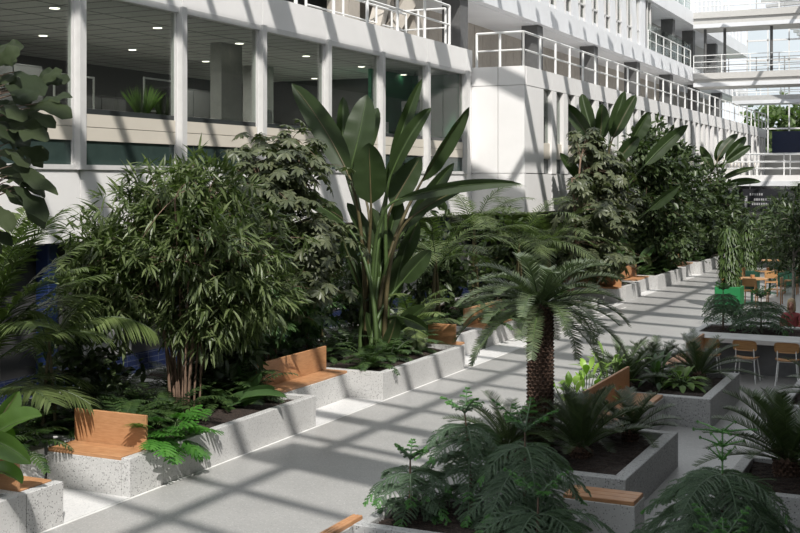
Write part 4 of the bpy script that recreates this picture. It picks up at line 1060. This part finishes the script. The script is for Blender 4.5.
feather('pale feather palm with one broad drooping frond over the blue tiles', (-10.75, 11.9, .4), 0, 1.5, 1.25, 'palmlight', fr=[
    (.5,.55,1.45,1.35,1.3),(1.9,1.2,1.0,1.2,1.1),(-1.2,1.2,1.0,1.2,1.1),(2.9,1.0,1.1,1.4,1.0),(1.0,1.3,.9,1.0,1.1)], nl=56, ll=.5, lw=.034, ldroop=.9)
feather('feather palm right of the paddle-leaved plant, before the blue column', (-10.6, 24.2, .4), 13, 2.3, 1.7, 'palm', ll=.5)
feather('low pale feather palm beside the shaded brown bench', (-9.75, 21.0, .4), 12, 1.2, .5, 'palmlight', (.3,1.35), ll=.32)
feather('taller feather palm against the white wing end wall', (-11.1, 27.8, .4), 13, 2.3, 2.3, 'palm', ll=.5)
feather('feather palm directly above the sago palm crown', (-10.5, 29.5, .4), 14, 2.6, 1.7, 'palm', ll=.55)
feather('feather palm before the second paddle-leaved plant', (-10.5, 32.0, .4), 13, 2.2, 1.4, 'palm', ll=.5)
feather('low dark feather palm at the back of the paddle-plant planter', (-11.6, 20.6, .4), 11, 1.7, .8, 'fern')
feather('feather palm at the far end under the farthest paddle-leaved plant', (-9.9, 54.5, .4), 13, 2.4, 1.2, 'palm')
feather('spreading feather palm beyond the cafe tables at the right edge', (-5.2, 47, 0), 14, 2.4, 2.4, 'palm')
# ---------- split-leaf plant over the planter rim
o = thing('split_leaf_plant', 'bright green split-leaf plant spilling over the planter rim beside the first bench', 'plant', (-9.05, 12.6, .4))
for i in range(34):
    az = random.uniform(-1.6,1.6); e_ = random.uniform(-.5,.8); s_ = random.uniform(.12,.34)
    a = np.array([-9.0,12.1,.42])+np.array([random.uniform(-.2,.1),random.uniform(-.35,.4),0]); d = np.array([math.cos(az)*math.cos(e_), math.sin(az)*math.cos(e_), math.sin(e_)])
    b_ = a+d*s_+[0,0,.12]
    lf = MB(); L = random.uniform(.26,.36); n = 6; t = np.linspace(.02,.97,n)
    ax = unit(d+np.array([.2,-.1,-.35])); nn = unit(np.cross(np.cross(ax,(0.1,0,1)),ax)); sd = unit(np.cross(ax,nn))
    P = b_+ax*L*t[:,None]; env = np.sin(t*PI*.75+.55)
    for s in (-1,1):
        D = ax*(.15+.8*t[:,None])+sd*s*1.+nn*.1
        lf.leaves(P, D, np.broadcast_to(nn,(n,3)), L*.55*env, L*.15, [1,1.05,.95,.75,.25], .25, .1)
    lf.leaves((b_)[None], ax[None], nn[None], L*1.05, .05, [1,1,.9,.7,.1], .1, .1)
    l_ = lf.build('leaf', M['monst'], o); MB().tube(bez(a,(a+b_)/2+[0,0,.08],b_,5), .006, 4, False).build('stalk', M['stalk'], l_)
# ---------- hanging-leaved columns in green boxes
def column_plant(label, x, y, h, r, bm, n=900):
    o = thing('boxed_plant', label, 'potted plant', (x,y,0), 'leafy columns in green boxes')
    MB().bevbox(x-.36,x+.36,y-.36,y+.36,.02,.66,.015).build('box', M[bm], o)
    MB().tube([(x,y,.6),(x+.03,y,h-.2)], .03, 6).build('trunk', M['cane'], o)
    mb = MB(); z = rnd(n,.75,h); a = rnd(n,0,2*PI); rr = r*(.5+.5*RNG.random(n))*np.sin(np.clip((z-.5)/(h-.4),.02,1)*PI*.9+.1)**.5
    P = np.stack([x+np.cos(a)*rr*.5, y+np.sin(a)*rr*.5, z],1); D = np.stack([np.cos(a),np.sin(a),0*a+.35],1)
    mb.leaves(P, D, np.tile([0,0,1.],(n,1)), rnd(n,.22,.36), .055, [.3,1,1,.7,.06], 1.3, .2); mb.build('foliage', M['drac'], o)
column_plant('leafy column in the bright green box left of the cafe tables', -5.95, 34.9, 2.35, .36, 'greenbox')
column_plant('leafy column in a dark green box behind the nearest cafe table', -6.45, 41.4, 2.5, .42, 'dkgreenbox')
column_plant('tall leafy column in a dark green box at the far right', -5.95, 47.5, 3.0, .5, 'dkgreenbox')
column_plant('leafy column in a dark green box between the two cafe tables', -5.3, 43.3, 2.2, .4, 'dkgreenbox')
# ---------- understory
UG = {
 'front': ('low dark fern among others along the back of the first alcove', [(-10.5,10.3),(-10.7,10.7),(-10.35,10.8),(-11.2,10.4),(-11.5,11.0),(-10.9,12.0),(-10.3,12.1)]),
 'bamb': ('dark fern in the shade beneath the bamboo-leaved tree', [(-9.75,13.2),(-9.8,14.4),(-10.0,12.7),(-9.8,12.2),(-10.5,13.4),(-10.9,13.2),(-10.7,14.6),(-10.4,15.1),(-9.9,14.9),(-9.7,15.0),(-11.5,14.2)]),
 'strip': ('dark fern behind the leaf-shadowed bench', [(-10.4,16.0),(-10.6,16.7),(-10.4,17.4),(-11.4,16.4),(-11.5,17.3)]),
 'pad': ('dark fern at the foot of the giant paddle-leaved plant', [(-9.4,18.5),(-10.6,19.0),(-9.5,19.6),(-10.8,20.2),(-9.6,20.7),(-10.4,21.1),(-11.5,19.2)]),
 'mid': ('dark fern in the planters behind the tall sago palm', [(-10.4,23.0),(-10.9,23.9),(-9.6,25.2),(-9.5,26.4),(-10.4,25.6),(-9.6,27.6),(-10.6,27.2),(-9.5,28.9),(-9.6,30.2),(-10.6,30.6),(-11.7,31.8),(-11.8,33.2),(-11.7,34.3)]),
 'far': ('dark fern in the far left planters', [(-9.8,36.2),(-10.2,37.0),(-10.5,38.2),(-10.4,39.4),(-9.9,40.6),(-9.8,41.6),(-9.8,42.8),(-9.9,44.0),(-10.6,45.2),(-10.7,46.6),(-9.9,48),(-9.8,49.3),(-9.8,50.6),(-9.9,52.2)]),
}
protos = []
for v in range(3):
    o = thing('fern', 'x', 'plant', (0,0,0)); mb = MB(); mr = MB()
    for i in range(20):
        frond(mb, mr, (0,0,.02), i*2.4, 1.3-1.0*i/20, random.uniform(.5,.85), 1.4, 18, .14, .03, .15, .5, .3, .1, .006)
    mb.build('foliage', M['fern'], o); mr.build('stalks', M['stalk'], o); protos.append(o)
used = set(); bi = 0
for key, (lab, pts) in UG.items():
    for (x, y) in pts:
        v = bi % 3; bi += 1; r_ = random.uniform(0,6); sc = random.uniform(.8,1.25)
        if v not in used:
            used.add(v); c = protos[v]; c.location = (x,y,.40); c.rotation_euler = (0,0,r_); c.scale = (sc,)*3
        else: c = dup(protos[v], (x,y,.40), r_, None, sc)
        c['label'] = lab; c['group'] = 'ferns, '+key+' planting'
        if key == 'front': c['group'] = 'ferns behind the first alcove'
GN = {'bamb':'ferns under the bamboo-leaved tree','strip':'ferns behind the leaf-shadowed bench','pad':'ferns under the paddle-leaved plant','mid':'ferns behind the sago palm','far':'ferns in the far left planters'}
for ob in COL.objects:
    g_ = ob.get('group')
    if g_ and g_.endswith(' planting'): ob['group'] = GN[g_.split(', ')[1].split(' ')[0]]
def shrub(label, loc, rad, n, m_, fn=oval_leaves, group=None, **kw):
    return tree('shrub', label, loc, [((0,0,rad[2]*.9), rad, n)], fn, m_, [(bez((0,0,0),(0,0,.2),(.05,0,rad[2]),5),.02)], group, .15, **kw)
shrub('dark broad-leaved shrub between the bamboo-leaved tree and the leaf-shadowed bench', (-10.3,15.35,.4), (.55,.6,.75), 130, 'ficus', L=(.2,.3), wd=.1)
shrub('mid green shrub behind the first wooden bench under the bamboo leaves', (-11.3,13.2,.4), (.6,.8,.7), 130, 'ficus')
shrub('dark shrub behind the leaf-shadowed bench by the blue column', (-11.7,17.6,.4), (.6,1.0,1.0), 170, 'ficus')
shrub('shrub to the left of the paddle-leaved plant stalks', (-10.9,18.9,.4), (.6,.7,1.2), 190, 'broad', palmate_clusters)
shrub('tall dark shrub right of the paddle-leaved plant stalks', (-11.4,21.8,.4), (.7,1.0,1.2), 190, 'ficus')
shrub('dark shrub in the planting above the sago palm crown', (-11.3,25.8,.4), (.8,1.4,1.3), 220, 'ficus', L=(.2,.3), wd=.1)
shrub('dark low shrub left of the second paddle-leaved plant', (-11.2,30.6,.4), (.8,1.4,1.3), 220, 'ficus', L=(.2,.3), wd=.1)
shrub('dark shrub under the large finger-leaved tree', (-11.3,34.0,.4), (.7,1.4,1.0), 200, 'ficus', L=(.2,.3), wd=.1)
shrub('dark shrub beside the far small alcove', (-10.6,38.6,.4), (.6,1.5,1.0), 220, 'ficus', L=(.2,.3), wd=.1)
shrub('bright green shrub behind the farthest orange bench', (-10.7,46.3,.4), (.7,1.6,1.0), 220, 'aglao', L=(.2,.3), wd=.1)
shrub('low shrub at the far end by the totem pillar', (-9.9,56,.4), (.8,1.8,1.3), 220, 'ficus', L=(.2,.34), wd=.12)
shrub('green shrub on the floor far right below the sign board', (-7.8,55,0), (.7,1.2,1.2), 220, 'drac', L=(.2,.34), wd=.1)
shrub('round shrub beneath the sign board at the right edge', (-6.9,52.5,0), (.8,1.0,1.3), 220, 'drac', L=(.2,.34), wd=.1)
tree('slender_tree', 'slender pale-trunked tree behind the seated person at the right edge', (-3.55,29.5,0), [((0,0,2.6),(1.0,1.2,.9),260),((.2,.3,1.9),(.8,.8,.5),120)], oval_leaves, 'ficus', [(bez((0,0,0),(.05,0,1.2),(0,.1,2.8),8),.055)], stem_m='palewood', L=(.12,.2), wd=.06)
tree('outdoor_tree', 'sunlit tree outside beyond the glazed end wall', (-14.0,112,0), [((0,0,8),(4,3,3.5),420),((2,0,5),(4,3,3),300)], oval_leaves, 'outtree', [(bez((0,0,0),(.2,0,3),(0,0,7),8),.2)], L=(.5,.8), wd=.4)
tree('outdoor_tree', 'second tree outside the glazed end wall, farther right', (-3.0,116,0), [((0,0,8.5),(4.5,3,3.5),420),((1,0,4.5),(5,3,3),300)], oval_leaves, 'outtree', [(bez((0,0,0),(.2,0,3),(0,0,7),8),.2)], L=(.5,.8), wd=.4)
struct('ground_outside', MB().box(-60, 40, 96.2, 200, -.3, -.02), M['outtree'])

# ================================================================== SEATED PERSON
px_, py_ = -3.1, 25.6
pc = dup(k0, (px_, py_+.05, 0), PI, 'wooden chair under the person seated behind the counter planter'); 
def skin_mesh(name, verts, edges, radii, m_, parent, sub=2):
    me = bpy.data.meshes.new(name); me.from_pydata(verts, edges, []); me.materials.append(m_)
    ob = bpy.data.objects.new(name, me); COL.objects.link(ob); ob.parent = parent
    md = ob.modifiers.new('skin', 'SKIN'); md.use_smooth_shade = True
    for i, r in enumerate(radii): me.skin_vertices[0].data[i].radius = (r, r) if np.isscalar(r) else r
    me.skin_vertices[0].data[0].use_root = True
    s2 = ob.modifiers.new('sub', 'SUBSURF'); s2.levels = sub; s2.render_levels = sub
    return ob
pr = thing('person', 'person with blond hair and a red top sitting behind the counter planter', 'person', (px_, py_, 0))
def mk_body():
    v = [(0,.05,.55),(0,.06,.72),(0,.05,.92),(0,.04,1.04),(0,.03,1.10),           # pelvis..neck
         (.17,.04,1.0),(.21,-.02,.78),(.13,-.2,.66),(-.17,.04,1.0),(-.21,-.02,.78),(-.13,-.2,.66),
         (.09,.0,.53),(.10,-.38,.52),(.10,-.40,.10),(.10,-.52,.05),(-.09,.0,.53),(-.10,-.38,.52),(-.10,-.40,.10),(-.10,-.52,.05)]
    e = [(0,1),(1,2),(2,3),(3,4),(2,5),(5,6),(6,7),(2,8),(8,9),(9,10),(0,11),(11,12),(12,13),(13,14),(0,15),(15,16),(16,17),(17,18)]
    r = [.13,(.13,.10),(.15,.10),.07,.05,.06,.045,.032,.06,.045,.032,.085,.065,.045,.035,.085,.065,.045,.035]
    b_ = skin_mesh('body', v, e, r, M['cloth'], pr)
    return b_
mk_body()
hd = MB(); prof = [(.0,-.12),(.04,-.115),(.058,-.09),(.068,-.04),(.076,.02),(.074,.07),(.055,.11),(.02,.13)]
k = 20; V = []; Q = []
for (r_, z) in prof:
    for a in np.arange(k)/k*2*PI:
        x = r_*math.cos(a); y = r_*1.22*math.sin(a)
        if math.sin(a) < -.85 and -.05 < z < .0: y -= .018
        V.append((px_+x, py_+.01+y, 1.215+z))
for i in range(len(prof)-1):
    for j in range(k): Q.append((i*k+j, i*k+(j+1) % k, (i+1)*k+(j+1) % k, (i+1)*k+j))
hd.add(V, Q)
hd.tube([(px_, py_+.02, 1.04), (px_, py_+.015, 1.14)], .052, 10)
hd.tube([(px_,py_-.085,1.225),(px_,py_-.112,1.195),(px_,py_-.09,1.187)], [.008,.014,.01], 6)
for s in (-1,1):
    hd.lathe([(.0,-.03),(.012,-.02),(.014,.01),(.0,.03)], (px_+s*.078, py_+.01, 1.21), 8)
hd.build('head', M['skin'], pr, True)
ey = MB()
for s in (-1,1): ey.lathe([(.0,-.007),(.011,-.003),(.011,.003),(0,.007)], (px_+s*.028, py_-.078, 1.225), 10)
ey.tube([(px_-.022,py_-.082,1.152),(px_,py_-.088,1.150),(px_+.022,py_-.082,1.152)], .006, 6)
ey.build('features', M['cloth'], pr)
hr = MB(); V = []; Q = []
pr2 = [(.092,-.14),(.096,-.08),(.094,-.02),(.09,.04),(.086,.08),(.064,.125),(.02,.15)]
for (r_, z) in pr2:
    for j in range(k):
        a = -PI/2 + .75 + (2*PI-1.5)*j/(k-1) if z < .07 else -PI/2+2*PI*j/(k-1)
        V.append((px_+r_*math.cos(a), py_+.015+r_*1.15*math.sin(a), 1.215+z))
for i in range(len(pr2)-1):
    for j in range(k-1): Q.append((i*k+j, i*k+j+1, (i+1)*k+j+1, (i+1)*k+j))
hr.add(V, Q); pr.scale = (.94,.94,.94)
hb = hr.build('hair', M['hair'], pr, True); sm_ = hb.modifiers.new('s','SOLIDIFY'); sm_.thickness = .015
